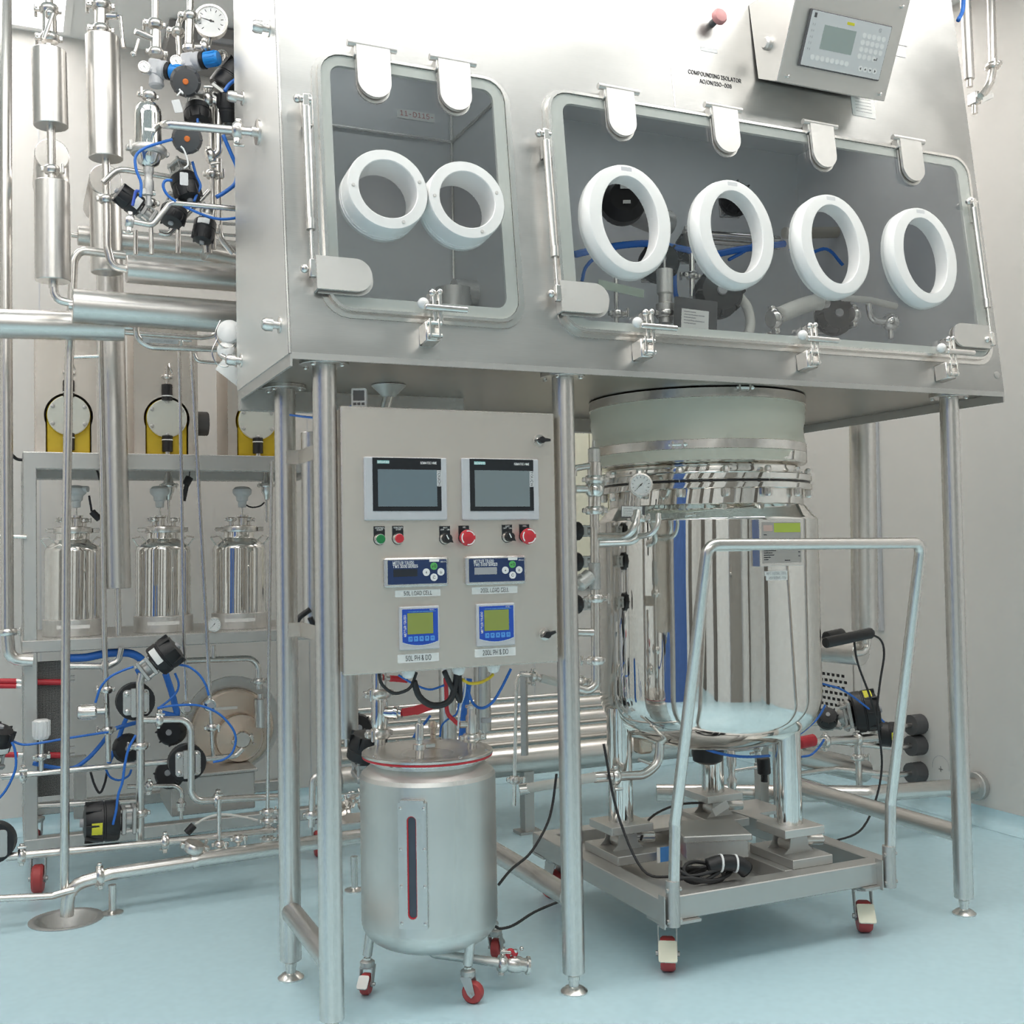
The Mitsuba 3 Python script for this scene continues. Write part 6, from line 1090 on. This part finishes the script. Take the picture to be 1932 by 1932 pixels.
for i, py in enumerate((1366, 1405, 1456)):
    q = at(1738, py, X=XR); k = thing('wall_sleeve', 'dark grey foam sleeve where a pipe enters the right wall, ' + ('topmost', 'middle', 'lowest')[i] + ' of three', 'pipe sleeve', 'wall pipe sleeves'); add('sleeve', cyl(V(XR - .065, q[1], q[2]), V(XR - .0, q[1], q[2]), .046, n=20), DGREY, k); 
    e = V(XR - .06, q[1], q[2]); pipe('steel pipe bending into the right wall, ' + ('topmost', 'middle', 'lowest')[i] + ' of three', [e + V(-.0, 0, 0), e + V(-.09, 0, 0), V(2.66, q[1] + .12, q[2] + .03), V(2.35, q[1] + .14, q[2] + .02)], .0125, [(1, .6, Z_, .9)], rad=.05, group='pipes into the right wall')
a = at(1838, 1483, X=XR - .03); pipe('thick floor pipe ending in a wall flange at the right', [V(XR - .01, a[1], a[2]), at(1640, 1498, Y=a[1]), V(1.7, 1.25, .19)], .034, rad=.06, n=18); one('wall_flange', ring(V(XR - .001, a[1], a[2]), -X_, .0, .06, .03, 28, .004), CAST, 'round steel flange closing the floor pipe on the right wall', 'flange')
q = at(1775, 1447, X=XR); FWr = Fr((XR, q[1], q[2]), -Y_, Z_); k = thing('wall_marking', 'small handwritten pen mark on the right wall', 'marking'); add('ring', FWr.slab(Point(0, 0).buffer(.05).difference(Point(0, 0).buffer(.048)).difference(sbox(-.06, -.06, .06, -.01)), 0, .0006), GREY, k, smooth=False); add('cross', cat(FWr.slab(sbox(-.012, -.012, .012, -.009), 0, .0006), FWr.slab(sbox(-.002, -.022, .001, .002), 0, .0006)), INK, k, smooth=False)
hose('blue air line looping in front of the big black actuator at the right', [U(1552, 1290, .95), U(1590, 1302, .95), U(1630, 1330, .95), U(1668, 1362, .95)], .0045)
hose('blue air line dropping beside the red pipe coupling', [U(1557, 1330, .9), U(1545, 1352, .9), U(1525, 1372, .9), U(1505, 1388, .9)], .0045)
hose('blue air line curling under the red pipe coupling', [U(1512, 1428, .9), U(1530, 1424, .9), U(1545, 1410, .9), U(1555, 1395, .9)], .0045)
# pipes at the upper right wall
pipe('steel pipe hanging down the right wall with an elbow and clamp', [at(1869, -25, X=2.9), at(1873, 128, X=2.9), at(1868, 160, X=2.9), at(1850, 182, X=2.85)], .0165, [(0, .98, V(0, -1, 0), 1.0)], rad=.08, n=16)
k = thing('wall_valve', 'small valve with a white tag below the pipe on the right wall', 'valve'); q = at(1838, 187, X=2.85); add('body', cat(box(q, (.03, .05, .05), None, .004), cyl(q - Z_ * .02, q - Z_ * .06, .012, n=14), cyl(q + V(0, -.03, .0), q, .015, n=12)), PIPE, k); add('tag', box(q + V(.0, -.07, -.02), (.004, .05, .02), None), PAPER, k, smooth=False)
clad('second pipe on the right wall hidden by the isolator edge', at(1829, 150, X=2.7), at(1820, -30, X=2.7), .02, (.03, 0), .012)
hose('blue air line at the top right corner of the isolator', [at(1818, -10, X=2.5), at(1816, 20, X=2.5), at(1808, 38, X=2.45)], .008)
# round glove port actuators and fittings inside the main chamber
INS = lambda px, py, Y: at(px, py, Y=Y)
zf = H + .024
k = thing('valve_actuator', 'black actuator inside the isolator behind the first oval port, with white stickers', 'valve'); q = INS(1172, 385, .55); add('cap', lathe([(.075, 0), (.08, .01), (.08, .06), (.05, .09)], q, V(-.4, -1, 0), 28), BLACK, k); add('body', cyl(q + V(.02, .02, 0), q + V(.25, .12, -.01), .05, n=20), SATIN, k)
Fq = Fr(q + V(-.035, -.096, 0), unit(V(1, -.4, 0)), Z_); add('sticker', cat(Fq.slab(rrect(-.02, .02, .012, .038), 0, .001), Fq.slab(rrect(-.012, -.03, .014, -.018), 0, .001)), PAPER, k, smooth=False)
for px, py, Y, r, l in ((1385, 380, .6, .06, 'behind the second oval port'), (1350, 560, .35, .08, 'low right of the first oval port, with stickers'), (1240, 500, .55, .07, 'behind the first oval port rim'), (1300, 470, .62, .055, 'between the first two oval ports'), (1570, 600, .45, .07, 'below the third oval port')):
    c = INS(px, py, Y); ax = V(-.3, -1, .1); actuator('black actuator inside the isolator, ' + l, c, ax, r, r * .9, c - unit(ax) * .06, yellow=V(-.5, -.6, .6) if py > 500 and r > .06 else None)
pipe('steel pipe inside the isolator behind the second oval port', PP([(1290, 438), (1470, 452)], .6), .012); pipe('second steel pipe inside the isolator just below it', PP([(1290, 452), (1470, 466)], .62), .010)
pipe('upright pipe inside the isolator between the first two oval ports', PP([(1305, 400), (1306, 560)], .5), .010, [(0, .2, X_, .9), (0, .75, -X_, .9)])
pipe('slim upright pipe inside the isolator at its lower left', PP([(1162, 520), (1163, 610)], .3), .007, [(0, .8, X_, .8)])
k = thing('spray_valve', 'steel cylinder valve standing inside the isolator below the first oval port', 'valve'); q = INS(1256, 610, .25); add('body', lathe([(.022, 0), (.022, .03), (.03, .035), (.03, .06), (.021, .065), (.021, .09), (.026, .095), (.026, .17), (.01, .175), (.004, .176), (.004, .205)], q, Z_, 24), SATIN, k); add('clamp', clampm(q + Z_ * .03, Z_, .02, X_, 1), PIPE, k)
k = thing('document_card', 'clear card holder with a printed sheet standing inside the isolator', 'card'); q = INS(1312, 600, .2); Fq = Fr(q, unit(V(.97, -.1, -.06)), Z_); add('holder', Fq.slab(rrect(-.075, -.045, .075, .06, .004), 0, .002), DGREY, k, smooth=False); add('sheet', Fq.slab(rrect(-.05, -.035, .045, .025), .002, .003), PAPER, k, smooth=False); add('printed_lines', cat(*[Fq.slab(rrect(-.042, .015 - i * .009, -.0 + .03 * (i % 2), .018 - i * .009), .003, .0035) for i in range(5)]), GREY, k, smooth=False)
one('green_tape', box(INS(1172, 545, .2), (.16, .002, .026), np.stack([unit(V(.98, 0, -.12)), Y_, unit(V(.12, 0, .98))], 1)), plastic('tape_green', (.42, .50, .42), .4), 'pale green tape strip inside the isolator below the first oval port', 'tape', smooth=False)
hose('pale curved hose inside the isolator below the second oval port', [INS(1395, 560, .3), INS(1410, 580, .3), INS(1416, 610, .3), INS(1412, 632, .3)], .016, HOSEW)
k = thing('white_hose', 'translucent fat hose inside the isolator below the third oval port', 'hose'); add('hose', hosem([INS(1470, 595, .3), INS(1500, 582, .32), INS(1530, 572, .34), INS(1548, 570, .35)], .028, 14), HOSEW, k, smooth=True); add('end_ring', cat(cyl(INS(1546, 570, .35), INS(1556, 568, .35), .03, n=18), clampm(INS(1460, 602, .3), V(1, 0, .2), .02, -Z_, 1.2)), PIPE, k)
pipe('pale tube inside the isolator between the last two oval ports', PP([(1590, 562), (1640, 566), (1690, 578)], .35), .012, m=HOSEW); pipe('beige pipe inside the isolator behind the third oval port', PP([(1480, 440), (1600, 438)], .7), .022, m=plastic('beige', (.45, .42, .36), .3))
k = thing('glass_bulb', 'round chrome fitting inside the isolator lower right', 'pipe fitting'); q = INS(1680, 608, .35); add('bulb', cat(ball(q, .032, 18), cyl(q, q - Z_ * .06, .010, n=10), tube([q, q + V(-.09, 0, .0), q + V(-.10, 0, .06)], .011, .03, 10)), MIRROR, k); add('clamp', clampm(q + V(-.15, .02, .02), X_, .016, -Z_, 1.1), PIPE, k)
for l, pts, r in (('bundle of blue air lines inside the isolator, crossing behind the first two ports', [(1085, 480), (1130, 470), (1180, 462), (1230, 460), (1290, 470), (1340, 480), (1400, 470), (1480, 460)], .012), ('blue air line inside the isolator curving down left of the first port', [(1160, 470), (1125, 485), (1105, 505), (1098, 530)], .006), ('blue air line inside the isolator dropping right of the first port', [(1268, 470), (1272, 510), (1276, 560), (1300, 580)], .008), ('blue air line inside the isolator behind the second port, fanning out', [(1375, 490), (1410, 470), (1440, 440), (1445, 425)], .006), ('blue air line inside the isolator near the third port', [(1490, 470), (1520, 480), (1560, 470), (1590, 500)], .006)): hose(l, PP(pts, .5), r)
k = thing('chamber_tube', 'grey curved duct inside the pass box behind the right round port', 'duct'); q = V(.5, .38, 1.86); add('bend', cat(cyl(q, q + V(0, .0, .13), .055, n=24), cyl(q + V(0, 0, .12), q + V(.07, .0, .12), .04, n=20)), SATIN, k)
